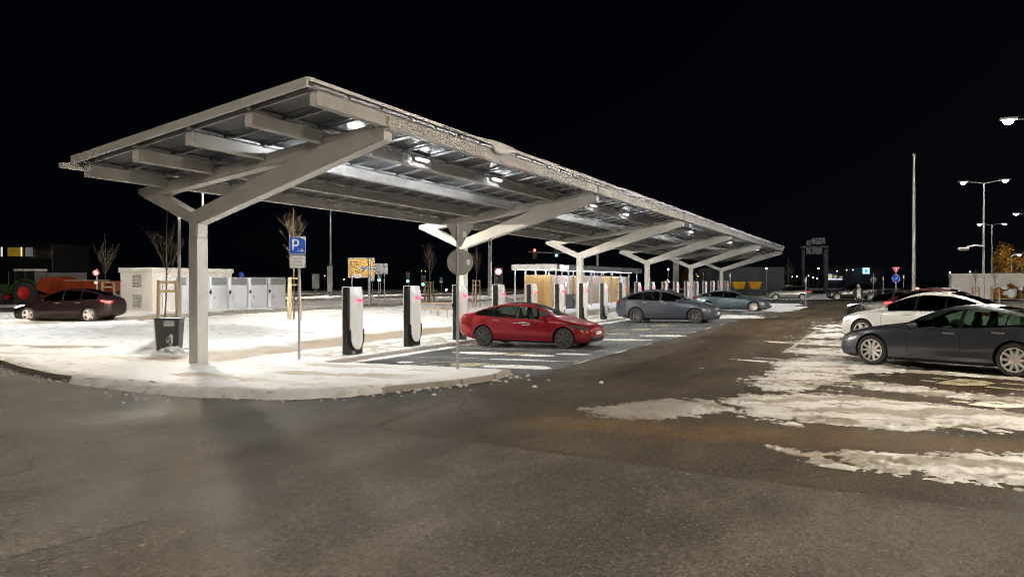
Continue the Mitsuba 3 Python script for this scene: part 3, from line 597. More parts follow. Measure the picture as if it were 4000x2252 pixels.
# ================================================================== street lamps
def dome(r):
    a = np.linspace(0, np.pi / 2, 8); return lathe(np.stack([np.maximum(np.sin(a) * r, 1e-4), -np.cos(a) * r * .95], 1), 20)
def bowl(r): return lathe([(r * .92, -r * 1.15), (r * 1.02, -r * .5), (r, 0)], 20)
def street_lamp(x, y, h, arms, label, power=1.0, cap=.14, *, col=WARM, group='street lamps', base=None, rz=0.0, r0=.09, weight=1.1, rg=.15):
    k = thing('street_lamp', label, 'street lamp', group); g = float(G(x, y)) - .05
    part(k, 'pole', tube([(x, y, g), (x, y, g + h * .5), (x, y, g + h)], [r0, r0 * .75, r0 * .55], 12), 'm_lamppost', 40)
    for s in arms:
        c, d = math.cos(rz), math.sin(rz); ex, ey = x + s * c, y + s * d
        part(k, 'arm', tube([(x, y, g + h - .05), (x + .5 * s * c, y + .5 * s * d, g + h + .06), (ex, ey, g + h + .10)], .032, 8), 'm_lamppost', 40)
        hd = rbox(0, 0, .06, .62, .30, .10, .04, 8)
        hk = part(k, 'head', xf(hd, ex + .12 * np.sign(s) * c, ey + .12 * np.sign(s) * d, g + h + .08, rz=rz), 'm_lamppost', 30)
        part(hk, 'glass', xf(dome(rg) if cap < .15 else bowl(rg), ex + .14 * np.sign(s) * c, ey + .14 * np.sign(s) * d, g + h + .085), 'm_signwhite', True, light=col * STREET * power * (.15 / rg) ** 2, weight=weight)
        if cap >= .15: part(hk, 'bottom_cap', xf(lathe([(.001, -.215), (cap, -.195), (cap - .004, -.19), (.001, -.19)], 24), ex + .14 * np.sign(s) * c, ey + .14 * np.sign(s) * d, g + h + .085), 'm_galv', 40)
    return k
street_lamp(-25.0, 21.3, 4.75, (.30,), 'street lamp rising behind the first forked column, its head hidden behind the canopy', 1.5, .25, rz=-.7, weight=5.0)
street_lamp(-30.4, 27.3, 7.0, (.4,), 'street lamp at the service road, hidden from the front by the first column', .9, .2, col=COOL, rz=-.4, weight=2.5)
street_lamp(-32.6, 16.6, 8.0, (1.2,), 'street lamp just beyond the left edge of the frame, over the snowy drive', .8, .22, weight=3.0)
street_lamp(4.8, -1.8, 8.0, (-1.2,), 'street lamp behind and to the right of the viewer', .80, weight=5.0)
street_lamp(-10.5, -9.0, 8.0, (1.2,), 'street lamp behind and to the left of the viewer', .32, weight=2.0)
street_lamp(5.3, 35.4, 8.0, (-1.3,), 'tall street lamp at the right edge of the frame, brightest and highest in the picture', 1.5, weight=2.5, rg=.2)
street_lamp(11.5, 15.5, 8.0, (-1.2,), 'street lamp beyond the right edge of the frame, over the slanted bays', 1.0, weight=3.5)
street_lamp(4.95, 57.2, 8.0, (-1.0, 1.0), 'two-armed street lamp on the right, nearer and taller of the two double lamps', .5, col=COOL * .6 + WARM * .4, rg=.17)
street_lamp(9.9, 105.0, 8.2, (-1.1, 1.1), 'two-armed street lamp on the right, farther and lower of the two double lamps', .3, col=COOL, rg=.2)
street_lamp(11.4, 88.0, 8.0, (-1.0,), 'single-armed street lamp at the right edge below the double lamp', .3, col=COOL, rg=.2)
k = thing('flood_light_arm', 'small unlit camera lamp bracket halfway up the nearer double lamp post', 'lamp'); g = float(G(4.95, 57.2))
part(k, 'bracket', tube([(4.95, 57.2, g + 3.95), (4.45, 57.0, g + 4.0), (4.0, 56.85, g + 3.9)], .05, 8), 'm_offwhite', 40)
part(k, 'head', rbox(3.8, 56.8, g + 3.78, .62, .3, .22, .08), 'm_offwhite', 30)
def mast(x, y, h, r0, label, r1=None, m='m_lamppost'):
    k = thing('mast', label, 'pole'); g = float(G(x, y)) - .05
    part(k, 'pole', tube([(x, y, g), (x, y, g + h / 2), (x, y, g + h)], [r0, r0 * .8, r1 or r0 * .55], 12), m, 40)
    part(k, 'cap', xf(trimesh.creation.icosphere(2, (r1 or r0 * .55) * 1.7), x, y, g + h), m, True); return k
mast(.85, 47.5, 8.75, .10, 'tall bare mast without a lamp standing beyond the white car on the right')
street_lamp(-58.8, 71.3, 10.6, (-1.0,), 'street lamp post left of the yellow sign, its head hidden behind the canopy', 1.6, r0=.15, rz=.46, weight=2.0)
street_lamp(-42.4, 79.5, 8.0, (.6,), 'street lamp post left of the wooden pavilion, beside the red traffic light', 1.0, r0=.13, rz=.46, weight=1.2)
mast(-45.0, 85.0, 7.0, .12, 'slim mast standing beyond the pavilion roof, seen between the far columns')

# ================================================================== charging posts
w_ = .285
out = Polygon([(-w_, 1.95), (-w_, .55)] + [(-w_ * math.cos(a), .55 - .36 * math.sin(a)) for a in np.linspace(0, math.pi, 25)] + [(w_, .55), (w_, 1.95)]).buffer(-.03).buffer(.03)
sh = t2m(prism(out, .03, 'yz')).refine_to_length(.07)
sh = sh.warp_batch(lambda v: np.column_stack([v[:, 0] * 1.0 + (v[:, 0] > .015) * (.055 * (1 - (v[:, 1] / (w_ * 1.02)) ** 2) - .10 * sst(1.72, 1.97, v[:, 2]) * .5), v[:, 1], v[:, 2]]))
shield = m2t(sh)
lip = prism(out.buffer(.035).difference(sbox(-1, .75, 1, 3)).difference(out), .055, 'yz')
bod = m3.Manifold.batch_hull([m3.Manifold.sphere(.02, 8).translate((a, b, c)) for a in (-.15, -.02) for b in (-.335, .335) for c in (.0, 1.93)])
pm = {'body': (m2t(bod), 'm_black', 30), 'back_shell': (rbox(-.185, .0, .99, .05, .68, 1.97, .02), 'm_white', 30), 'front_shield': (xf(shield, y=.04), 'm_white', 35), 'lip': (xf(lip, y=.04), 'm_trim', 30),
      'cap': (rbox(-.08, .0, 1.958, .16, .64, .02, .008, 4), 'm_white', 30)}
pp = {k: mikit.ply(m, b, s) for k, (m, b, s) in pm.items()}
tx = text_mesh('TESLA', .082, .006, True); tx.apply_scale((.37 / (tx.bounds[1][0] - tx.bounds[0][0]), 1, 1)); tx.apply_translation((-tx.bounds[1][0] + .30, 0, 0)); tx.vertices = tx.vertices[:, [2, 0, 1]]
sx_ = tx.vertices[:, 1] - .04; tx.vertices[:, 0] += .034 + .055 * (1 - (sx_ / (w_ * 1.02)) ** 2)
txp = mikit.ply(tx, 'm_tail'); txp['emitter'] = {'type': 'area', 'radiance': rgb(3.4, .04, .42), 'sampling_weight': .03}
dot = mikit.ply(xf(lathe([(.0, .004), (.022, .004), (.022, 0)], 20), 0, 0, 0, ry=math.pi / 2), 'm_panelframe')
PY = [18.15 + S * i for i in range(19)]
for i, y in enumerate(PY):
    yy = y - .33; g = float(G(-13.95, yy)) + .10
    k = thing('charging_post', f'white charging post with black base and red lettering, {ORD[i]} from the near end' if i < 12 else f'small distant white charging post, {ORD[i]} from the near end of the row', 'charging post', 'charging posts in a row')
    M = place(-13.82, yy, g)
    for nm, d in pp.items(): put(f'{k}__{nm}', {**d, 'to_world': M})
    put(f'{k}__lettering', {**txp, 'to_world': place(-13.82, yy, g + 1.54)})
    put(f'{k}__button', {**dot, 'to_world': place(-13.752, yy + .06, g + .38)})
    if i == 0:
        t1 = text_mesh('1A', .075, .004, True); t1.vertices = t1.vertices[:, [2, 0, 1]]; part(k, 'number', xf(t1, -13.80, yy - .17, g + .075), 'm_signwhite')
    if i == 2: G3 = (yy, g)
a = np.linspace(0, 1, 22); yy, g = G3
k = thing('charging_cable', 'black charging cable hanging from the third post to the tail of the red car', 'cable')
put(k, ply(tube(np.stack([-14.0 + .82 * a, yy - .36 - (1.15) * a * (1 - .15 * (1 - a)), g + 1.32 - .48 * a - .35 * np.sin(np.pi * a) * (1 - .3 * a)], -1), .017, 8), 'm_black', 60))
# ================================================================== cars
SPEC = dict(
    sedan=dict(L=4.72, W=1.85, wb=2.875, fo=.84, R=.335, top=[(0, .60), (.04, .69), (.22, .785), (.6, .885), (.98, .96), (1.16, 1.01), (1.6, 1.215), (2.05, 1.375), (2.5, 1.44), (3.0, 1.43), (3.55, 1.34), (4.0, 1.215), (4.34, 1.105), (4.62, 1.055), (4.72, .98)],
               belt=[(0, .50), (.3, .70), (1.0, .845), (1.5, .885), (3, .94), (4, 1.0), (4.5, .985), (4.72, .86)], cowl=1.20, wt=2.14, rg=3.02, rend=4.12, sB=2.48, sC=3.36, sa=1.45, sd=4.02),
    liftback=dict(L=4.97, W=1.96, wb=2.96, fo=.93, R=.35, top=[(0, .56), (.05, .67), (.25, .77), (.8, .90), (1.35, .985), (1.50, 1.01), (2.0, 1.24), (2.45, 1.395), (2.9, 1.44), (3.4, 1.405), (4.0, 1.26), (4.45, 1.125), (4.78, 1.06), (4.97, .97)],
               belt=[(0, .47), (.3, .67), (1.0, .83), (1.6, .885), (3, .93), (4, .99), (4.6, .98), (4.97, .84)], cowl=1.55, wt=2.5, rg=3.3, rend=4.5, sB=2.86, sC=3.72, sa=1.86, sd=4.28),
    suv=dict(L=5.04, W=2.0, wb=2.965, fo=.93, R=.375, top=[(0, .66), (.04, .79), (.25, .92), (.8, 1.05), (1.2, 1.12), (1.35, 1.15), (1.9, 1.43), (2.5, 1.63), (3.0, 1.68), (3.6, 1.63), (4.2, 1.47), (4.65, 1.29), (4.92, 1.17), (5.04, 1.02)],
               belt=[(0, .56), (.3, .80), (1.0, .98), (1.6, 1.03), (3, 1.08), (4, 1.13), (4.6, 1.12), (5.04, .92)], cowl=1.38, wt=2.5, rg=3.5, rend=4.5, sB=2.66, sC=3.55, sa=1.68, sd=4.34),
    cross=dict(L=4.76, W=1.92, wb=2.89, fo=.86, R=.36, top=[(0, .64), (.04, .76), (.25, .88), (.75, 1.00), (1.12, 1.06), (1.25, 1.09), (1.75, 1.35), (2.3, 1.56), (2.75, 1.624), (3.3, 1.59), (3.85, 1.45), (4.3, 1.27), (4.62, 1.16), (4.76, 1.03)],
               belt=[(0, .54), (.3, .76), (1.0, .93), (1.5, .98), (3, 1.02), (3.9, 1.07), (4.4, 1.07), (4.76, .90)], cowl=1.29, wt=2.3, rg=3.2, rend=4.3, sB=2.50, sC=3.35, sa=1.58, sd=4.10),
    wagon=dict(L=4.35, W=1.80, wb=2.62, fo=.85, R=.32, top=[(0, .60), (.04, .74), (.25, .85), (.8, .96), (1.1, 1.01), (1.6, 1.27), (2.0, 1.43), (2.5, 1.49), (3.2, 1.47), (3.8, 1.40), (4.12, 1.22), (4.28, 1.05), (4.35, .90)],
               belt=[(0, .50), (.3, .72), (1.0, .88), (1.5, .92), (3, .97), (3.8, 1.0), (4.35, .82)], cowl=1.15, wt=2.0, rg=3.4, rend=4.1, sB=2.32, sC=3.2, sa=1.45, sd=4.0))
def car_geo(c):
    top, belt = PchipInterpolator(*zip(*c['top'])), PchipInterpolator(*zip(*c['belt'])); L, W = c['L'], c['W']
    zb = PchipInterpolator([0, .12, .5, L - .9, L - .3, L], [.33, .21, .17, .19, .30, .46])
    wf = PchipInterpolator([0, .04, .14, .35, .8, 1.4, L - 1.4, L - .6, L - .18, L - .04, L], np.array([.60, .70, .81, .90, .985, 1, 1, .965, .86, .76, .66]) * W / 2)
    side = PchipInterpolator([0, .12, .42, .72, 1], [.885, .955, 1.0, .99, .955])
    def up(s, t):
        h = np.clip((top(s) - belt(s)) / .36, 0, 1); tum = .03 + .235 * h; q = 2.3 + 3.2 * h
        return wf(s) * .955 * (1 - tum * t) * np.maximum(1 - np.clip(t, 0, 1) ** q, 0) ** (1 / 2.3)
    def solid(i=0.0):
        e = np.concatenate([np.array([0, .012, .03, .06, .1, .15, .22]), np.linspace(.3, L - .3, 74), L - np.array([.22, .15, .1, .06, .03, .012, 0])])
        s = np.clip(e, i, L - i) if i > 0 else e
        s = i + (L - 2 * i) * e / L
        sc = np.clip(s, 0, L)
        b, k, tp, w = zb(sc) + i, belt(sc), np.maximum(top(sc) - i, zb(sc) + .12), wf(sc) - i
        k = np.minimum(k, tp - .012)
        ql, qu = np.linspace(0, 1, 13), 1 - (1 - np.linspace(0, 1, 17)[1:]) ** 1.7
        Y, Z = [], []
        for f_ in (0, .45, .8): Y.append(w * .885 * f_); Z.append(b)
        for q in ql: Y.append(w * side(q)); Z.append(b + (k - b) * q)
        h = np.clip((tp - k) / .36, 0, 1)
        for t in qu: Y.append(w * .955 * (1 - (.03 + .235 * h) * t) * np.maximum(1 - t ** (2.3 + 3.2 * h), 0) ** (1 / 2.3)); Z.append(k + (tp - k) * t)
        Y, Z = np.array(Y).T, np.array(Z).T
        Yf, Zf = np.concatenate([Y, -Y[:, -2:0:-1]], 1), np.concatenate([Z, Z[:, -2:0:-1]], 1); n, m = Yf.shape
        X = np.repeat((L / 2 - s)[:, None], m, 1); V = np.stack([X, Yf, Zf], -1).reshape(-1, 3); F = []
        i0 = (np.arange(n - 1)[:, None] * m + np.arange(m)[None]); i1 = (np.arange(n - 1)[:, None] * m + (np.arange(m)[None] + 1) % m)
        F = np.vstack([np.stack([i0, i1, i1 + m], -1).reshape(-1, 3), np.stack([i0, i1 + m, i0 + m], -1).reshape(-1, 3)])
        ca, cb = len(V), len(V) + 1
        V = np.vstack([V, [X[0, 0], 0, Zf[0].mean()], [X[-1, 0], 0, Zf[-1].mean()]]); j = np.arange(m)
        F = np.vstack([F, np.stack([np.full(m, ca), (j + 1) % m, j], 1), np.stack([np.full(m, cb), (n - 1) * m + j, (n - 1) * m + (j + 1) % m], 1)])
        t = tm(V, F)
        if t.volume < 0: t.faces = t.faces[:, ::-1]
        return t2m(t)
    return top, belt, wf, up, solid
def wheel_parts(R, style):
    w = .225; r0 = R * .70
    tyre = lathe([(r0, -w / 2 + .01), (R - .035, -w / 2), (R - .008, -w / 2 + .025), (R, -w / 2 + .06), (R, w / 2 - .06), (R - .008, w / 2 - .025), (R - .035, w / 2), (r0, w / 2 - .01), (r0, -w / 2 + .01)], 48, 'y')
    c = m3.CrossSection.circle
    ringc = c(r0 + .006, 64) - c(r0 - .022, 64)
    sp = m3.CrossSection()
    if style == 'cover':
        disc = c(r0 - .004, 64)
        for k in range(7): sp = sp + m3.CrossSection([np.array([(r0 * .42, -.012), (r0 * .86, -.032), (r0 * .88, .012), (r0 * .45, .014)])]).rotate(360 / 7 * k)
        face = disc - sp
    else:
        n = {'ten': 10, 'five': 5, 'seven': 7, 'twin': 10}[style]
        a, b = {'ten': (.030, .024), 'five': (.07, .045), 'seven': (.055, .035), 'twin': (.022, .03)}[style]
        for k in range(n): sp = sp + m3.CrossSection([np.array([(.03, -a), (r0 - .01, -b), (r0 - .01, b), (.03, a)])]).rotate(360 / n * k + (10 if style == 'twin' and k % 2 else 0))
        face = (ringc + sp + c(.075, 32)) - (m3.CrossSection.batch_boolean([c(.010, 12).translate((.052 * math.cos(q), .052 * math.sin(q))) for q in np.arange(5) * 2 * np.pi / 5], m3.OpType.Add) if style != 'cover' else m3.CrossSection())
    f = face.extrude(.03).refine_to_length(.05).warp_batch(lambda v: np.column_stack([v[:, 0], v[:, 1], v[:, 2] - .055 * np.clip(1 - np.hypot(v[:, 0], v[:, 1]) / r0, 0, 1) * (style != 'cover') + (.012 * (1 - (np.hypot(v[:, 0], v[:, 1]) / r0) ** 2) if style == 'cover' else 0)]))
    f = m2t(f.rotate((-90, 0, 0)))               # face looks along +y
    f.apply_translation((0, w / 2 - .03, 0))
    back = lathe([(.001, w / 2 - .11), (r0 - .006, w / 2 - .11), (r0 - .006, -w / 2 + .02)], 40, 'y')
    disc = lathe([(.001, w / 2 - .085), (r0 * .72, w / 2 - .085), (r0 * .72, w / 2 - .10)], 36, 'y')
    return tyre, f, back, disc
def car(label, kind, paint, x, y, yaw, rim='five', rimmat='m_alloy', glassm='m_tint', head=None, tail=None, group=None, name='parked_car', plate=None, detail=True, roofglass=True, caliper=None, z=None):
    c = SPEC[kind]; L, W, R = c['L'], c['W'], c['R']; top, belt, wf, up, solid = car_geo(c); X = lambda s: L / 2 - s
    k = thing(name, label, 'car', group); M = place(x, y, float(G(x, y)) + .004 if z is None else z, yaw)
    B0, B1 = solid(0), solid(.035)
    xa = [X(c['fo']), X(c['fo'] + c['wb'])]
    arches = m3.Manifold()
    for xw in xa:
        cyl = m3.Manifold.cylinder(.52, R + .045, R + .045, 56).rotate((90, 0, 0))
        arches = arches + cyl.translate((xw, W / 2 + .2, R)) + cyl.translate((xw, -W / 2 + .32, R))
    ss = np.linspace(c['sa'], c['sd'], 60)
    lo, hi = belt(ss) + .022, belt(ss) + (top(ss) - belt(ss)) * .80
    ok = hi > lo + .02; ss, lo, hi = ss[ok], lo[ok], hi[ok]
    dlo = Polygon(list(zip(ss, lo)) + list(zip(ss[::-1], hi[::-1]))).buffer(-.03).buffer(.03)
    gaps = sbox(c['sB'] - .045, 0, c['sB'] + .045, 3).union(sbox(c['sC'] - .02, 0, c['sC'] + .02, 3))
    wins = [g for g in getattr(dlo.difference(gaps), 'geoms', [dlo]) if g.area > .01]
    toX = lambda p: affinity.affine_transform(p, [-1, 0, 0, 1, L / 2, 0])
    lim = lambda a, b, t, w0=None: Polygon([(s, -up(s, t)) for s in np.linspace(a, b, 12)] + [(s, up(s, t)) for s in np.linspace(b, a, 12)])
    wind = lim(c['cowl'] + .02, c['wt'], .93).buffer(-.05).buffer(.03)
    roofs = [('windscreen', wind, 'm_glass')]
    if roofglass: roofs.append(('glass_roof', lim(c['wt'] + .07, c['rg'], .945).buffer(-.02), 'm_black'))
    roofs.append(('rear_window', lim(c['rg'] + (.05 if roofglass else .3), c['rend'], .93).buffer(-.05).buffer(.03), glassm))
    top_cut = lambda p: mprism(toX(p), .80, 3, 'xy')
    side_cut = lambda p: mprism(toX(p), .25, 2, 'xz') + mprism(toX(p), -2, -.25, 'xz')
    cut = arches
    cut = cut + side_cut(dlo)
    for _, p, _ in roofs: cut = cut + top_cut(p)
    paintm = (B0 - B1) - cut
    if detail:                                                   # door gaps, real grooves
        door = lambda s: sbox(s - .005, .34, s + .005, 3)
        lines = [door(c['sa'] - .10).intersection(sbox(0, .34, 9, float(belt(c['sa'])) + .06)), door(c['sB'] + .01), sbox(c['sC'] + .16, .62, c['sC'] + .17, float(belt(c['sC'])) + .02), sbox(c['sa'] - .1, .335, c['sC'] - .12, .344)]
        gr = m3.Manifold()
        for g in lines: gr = gr + mprism(toX(g), .5, 2, 'xz') + mprism(toX(g), -2, -.5, 'xz')
        paintm = paintm - (gr - solid(.014))
    pt = m2t(paintm)
    r = np.min([np.hypot(pt.triangles_center[:, 0] - xw, pt.triangles_center[:, 2] - R) for xw in xa], axis=0)
    arch = (r < R + .0452) & (np.abs(np.abs(pt.triangles_center[:, 1])) > W / 2 - .34)
    cn = pt.triangles_center; s_ = L / 2 - cn[:, 0]
    inside = np.zeros(len(cn), bool)
    nrm = pt.face_normals
    sub = lambda mask: pt.submesh([np.nonzero(mask)[0]], append=True, repair=False)
    low = (cn[:, 2] < .235) & ~arch
    part(k, 'body', sub(~arch & ~low), paint, 32, M)
    part(k, 'underbody', cat(sub(arch), sub(low), m2t((B1.trim_by_plane((0, 0, -1), -float(belt(2.4)) + .16)) - arches)), 'm_trim', 30, M)
    G0 = B0 - solid(.007)
    for p in getattr(dlo.intersection(gaps).buffer(-.003), 'geoms', []):     # black pillars between the side windows
        g = G0 ^ side_cut(p)
        if g.num_tri(): part(k, 'pillar', m2t(g), 'm_black', 30, M)
    for p in wins:
        for sgn in (1, -1):
            q = p.buffer(-.004)
            g = G0 ^ (mprism(toX(q), .25, 2, 'xz') if sgn > 0 else mprism(toX(q), -2, -.25, 'xz'))
            if g.num_tri(): part(k, 'window', m2t(g), glassm, 30, M)
    for nm, p, gm in roofs:
        g = G0 ^ top_cut(p.buffer(-.004))
        if g.num_tri(): part(k, nm, m2t(g), gm, 30, M)
    E_ = solid(-.006); skin = E_ - solid(.02)
    def patch(nm, poly, plane, lo_, hi_, m, both=True, **kw):
        r_ = mprism(toX(poly), lo_, hi_, plane)
        if both: 
            for a, b in ((lo_, hi_), (-hi_, -lo_)):
                g = skin ^ mprism(toX(poly), a, b, plane)
                if g.num_tri(): part(k, nm, m2t(g), m, 30, M, **kw)
        else:
            g = skin ^ r_
            if g.num_tri(): part(k, nm, m2t(g), m, 30, M, **kw)
    zh = float(top(.25)); H1, H2 = float(belt(.3)), float(belt(L - .2))
    hl = Polygon([(.09, H1 - .075), (.20, H1 - .10), (.48, H1 - .005), (.74, H1 + .075), (.55, H1 + .07), (.28, H1 + .025), (.11, H1 - .02)]).buffer(.006)
    if head is not None:
        core = affinity.scale(hl, .9, .8)
        patch('headlight', hl.difference(core), 'xz', .48, 1.2, 'm_lens'); patch('headlamp_glow', core, 'xz', .48, 1.2, 'm_signwhite', light=head, weight=.12)
    else: patch('headlight', hl, 'xz', .48, 1.2, 'm_lens')
    tl = Polygon([(L - .02, H2 - .10), (L - .15, H2 - .13), (L - .50, H2 - .01), (L - .47, H2 + .025), (L - .20, H2 + .0), (L - .02, H2 - .02)]).buffer(.01)
    if tail is not None: 
        core = affinity.scale(tl, .9, .85)
        patch('tail_light', tl.difference(core), 'xz', .42, 1.2, 'm_tail'); patch('tail_lamp_glow', core, 'xz', .42, 1.2, 'm_signred', light=tail, weight=.10)
    else: patch('tail_light', tl, 'xz', .42, 1.2, 'm_tail')
    g = skin ^ mprism(Polygon([(-.60, .26), (.60, .26), (.66, .36), (.55, .39), (-.55, .39), (-.66, .36)]), L / 2 - .35, L / 2 + .1, 'yz')
    if g.num_tri(): part(k, 'front_intake', m2t(g), 'm_trim', 30, M)
    for sgn in (1, -1):
        s0 = c['sa'] + .06; yy = sgn * (float(wf(s0)) + .075); zz = float(belt(s0)) + .085
        mh = m3.Manifold.batch_hull([m3.Manifold.sphere(rr, 12).translate((X(s0) + dx, yy + sgn * dy, zz + dz)) for dx, dy, dz, rr in ((.05, .02, .0, .045), (-.03, .05, .0, .07), (-.03, -.06, -.01, .055), (.06, -.06, -.01, .035))])
        arm = m3.Manifold.batch_hull([m3.Manifold.sphere(.025, 8).translate((X(s0), sgn * (float(wf(s0)) - .06), zz - .07)), m3.Manifold.sphere(.02, 8).translate((X(s0), yy - sgn * .05, zz - .02))])
        part(k, 'mirror', m2t(mh + arm), paint, 35, M)
        if detail:
            for s1 in (c['sB'] - .22, c['sC'] - .12):
                part(k, 'handle', box(X(s1), sgn * (float(wf(s1)) * .992 + .004), float(belt(s1)) - .09, .24, .016, .03), 'm_panelframe', M=M)
    tyre, face, back, disc = wheel_parts(R, rim)
    pl = [mikit.ply(tyre, 'm_rubber', 30), mikit.ply(face, rimmat, 30), mikit.ply(back, 'm_trim', 30), mikit.ply(disc, 'm_galv', 30)]
    cal = mikit.ply(m2t(m3.Manifold.cube((.09, .04, .14), True).translate((-.17, .02, .0))), caliper or 'm_trim')
    for xw in xa:
        for sgn in (1, -1):
            wk = numbered(f'{k}__wheel')
            W_ = M @ T().translate([xw, sgn * (W / 2 - .135), R]).rotate([0, 0, 1], 0 if sgn > 0 else 180)
            for nm, d in zip(('tyre', 'rim', 'hub_back', 'brake_disc', 'brake_caliper'), pl + [cal]): put(f'{wk}__{nm}', {**d, 'to_world': W_})
    # the cabin
    zs = float(belt(2.4)) - .17
    hull = lambda pts, rr: m2t(m3.Manifold.batch_hull([m3.Manifold.sphere(rr, 10).translate(p) for p in pts]))
    for s0 in (c['sB'] - .12, c['sC'] + .18):
        for yy in (.40, -.40) if s0 < 3 else (.42, 0, -.42):
            ht = min(.50, float(top(s0 + .26)) - zs - .17)
            hm = lambda pts, rr: m3.Manifold.batch_hull([m3.Manifold.sphere(rr, 10).translate(p) for p in pts])
            seat = hm([(X(s0) + a, yy + b, zs - .08 + d) for a, d in ((.18, -.05), (-.12, .0)) for b in (-.16, .16)], .07) + hm([(X(s0) - .13 - .12 * d, yy + b * (1 - .25 * d), zs - .05 + (ht - .12) * d) for d in (0.05, 1) for b in (-.16, .16)], .06) + hm([(X(s0) - .26, yy + b, zs + ht + d) for b in (-.08, .08) for d in (-.14, .0)], .045)
            part(k, 'seat', m2t(seat), 'm_seat', 40, M)
    part(k, 'dashboard', hull([(X(c['cowl'] + .28), b, zs + .10) for b in (-.62, .62)] + [(X(c['cowl'] + .45), b, zs + .10) for b in (-.62, .62)], .06), 'm_dash', 40, M)
    sw = trimesh.creation.torus(.18, .016, 28, 8); part(k, 'steering_wheel', xf(sw, X(c['cowl'] + .62), .38, zs + .22, ry=-1.15), 'm_seat', 40, M)
    if plate:
        for sgn in plate:
            px = (X(0) + .012) if sgn > 0 else (X(L) - .012)
            zz = .50 if sgn > 0 else .78
            p_ = part(k, 'number_plate', rbox(px, 0, zz, .02, .52, .11, .008, 4), 'm_signwhite', M=M)
            part(p_, 'blue_band', box(px + sgn * .0105, sgn * -.24, zz, .003, .04, .10), 'm_blue', M=M)
    return k, M, c, X, belt, wf
# the three cars on the charging bays: tails to the posts, noses to the aisle
KR = car('glossy red electric sedan with dark wheel covers plugged in at the nearest occupied bay', 'sedan', 'm_red', -10.9, 23.47, 0.0, 'cover', 'm_darkalloy', 'm_glass', plate=(1,))
k, M, c, X, belt, wf = KR
for i, (w0, z0) in enumerate(((.62, .655), (.30, .605))):        # two rows of small white lettering on the front door, too blurred to read
    n = 16 if i == 0 else 8
    ms = [box(X(1.98) - w0 + w0 * (j + .5) / n, -float(wf(2.2)) - .004, z0 + .14, w0 / n * rng.uniform(.55, .8), .004, .022 * rng.uniform(.75, 1.05)) for j in range(n)]
    part(k, 'door_lettering', cat(*ms), 'm_signwhite', M=M)
car('grey blue electric SUV with dark wheels parked on the charging bays beyond the red sedan', 'suv', 'm_greyblue', -10.37, 38.72, 0.0, 'seven', 'm_darkalloy', 'm_tint', plate=(1,))
car('blue grey liftback with ten-spoke silver wheels, farthest car on the charging bays', 'liftback', 'm_bluegreen', -9.85, 52.95, 0.0, 'ten', 'm_alloy', 'm_tint', plate=(1,))
# the right side of the car park: slanted bays
YW = math.pi + UA
car('dark grey liftback with cream ten-spoke wheels cut off by the right edge of the frame', 'liftback', 'm_midnight', 1.30, 19.98, YW, 'ten', 'm_alloy', 'm_greenglass', caliper='m_redcaliper')
car('white crossover with bright headlights parked beyond the dark grey liftback', 'cross', 'm_pearl', .80, 27.03, YW, 'five', 'm_alloy', 'm_tint', head=np.array([1.0, 1.1, 1.25]) * 22)
car('dark red car with glowing tail light parked nose-in beyond the white crossover', 'cross', 'm_darkred', 1.95, 35.3, YW + math.pi, 'five', 'm_darkalloy', 'm_tint', tail=np.array([14., .35, .3]), detail=False)
car('dark car with one bluish headlight lit beside the standing man', 'sedan', 'm_inkblack', .10, 42.1, YW, 'five', 'm_darkalloy', 'm_tint', head=np.array([.8, 1.0, 1.3]) * 12, detail=False)
car('silver estate car with a red tail light parked at the far snow bank', 'wagon', 'm_silver', -10.0, 85.2, math.pi + .12, 'five', 'm_alloy', 'm_tint', tail=np.array([1.6, .1, .08]), detail=False, roofglass=False)
car('black SUV parked at the far snow bank behind the standing man', 'cross', 'm_inkblack', -3.6, 80.4, math.pi + .12, 'five', 'm_alloy', 'm_tint', detail=False, roofglass=False)
car('dark saloon with a lit windscreen edge parked far behind, right of the black SUV', 'sedan', 'm_inkblack', 1.6, 79.0, math.pi + .12, 'five', 'm_alloy', 'm_tint', detail=False, roofglass=False)
car('dark maroon crossover with headlights and tail light on, driving along the service road at left', 'cross', 'm_maroon', -35.8, 24.15, math.pi + .46, 'five', 'm_alloy', 'm_tint', head=np.array([1.0, 1.1, 1.25]) * 22, tail=np.array([16., .5, .35]), name='moving_car', z=float(G(-35, 24)) + .03)
# ================================================================== buildings
def louvre(parent, x, y, z, w, h, n, face):
    k = part(parent, 'vent', box(x, y, z, w if face == 'y' else .03, .03 if face == 'y' else w, h), 'm_trim')
    for j in range(n):
        zz = z - h / 2 + h * (j + .5) / n
        part(k, 'slat', box(x + (.02 if face == 'x' else 0), y - (.02 if face == 'y' else 0), zz, w if face == 'y' else .05, .05 if face == 'y' else w, h / n * .62), 'm_offwhite')
h = thing('transformer_house', 'flat-roofed beige transformer house with louvred vents behind the snowy verge', 'utility building')
g0 = .12
part(h, 'wall', rbox(-41.95, 35.67, g0 + 1.32, 2.9, 6.3, 2.66, .015, 4), 'm_housewall')
part(h, 'roof', rbox(-41.95, 35.67, g0 + 2.73, 3.06, 6.46, .26, .03, 6), 'm_housewall')
part(h, 'roof_rim', rbox(-41.95, 35.67, g0 + 2.585, 3.12, 6.52, .04, .012, 4), 'm_offwhite')
for z in (2.05, .78): louvre(h, -41.85, 32.51, g0 + z, .80, .80, 9, 'y')
for z in (1.72, .62): louvre(h, -40.49, 33.75, g0 + z, 1.05, .72 if z > 1 else .9, 8, 'x')
part(h, 'door', box(-40.485, 33.75, g0 + 1.2, .03, 1.15, .22), 'm_offwhite')
part(h, 'warning_sign', xf(prism(Polygon([(-.09, 0), (.09, 0), (0, .16)]), .006, 'yz'), -40.465, 33.95, g0 + 1.14), 'm_signyellow')
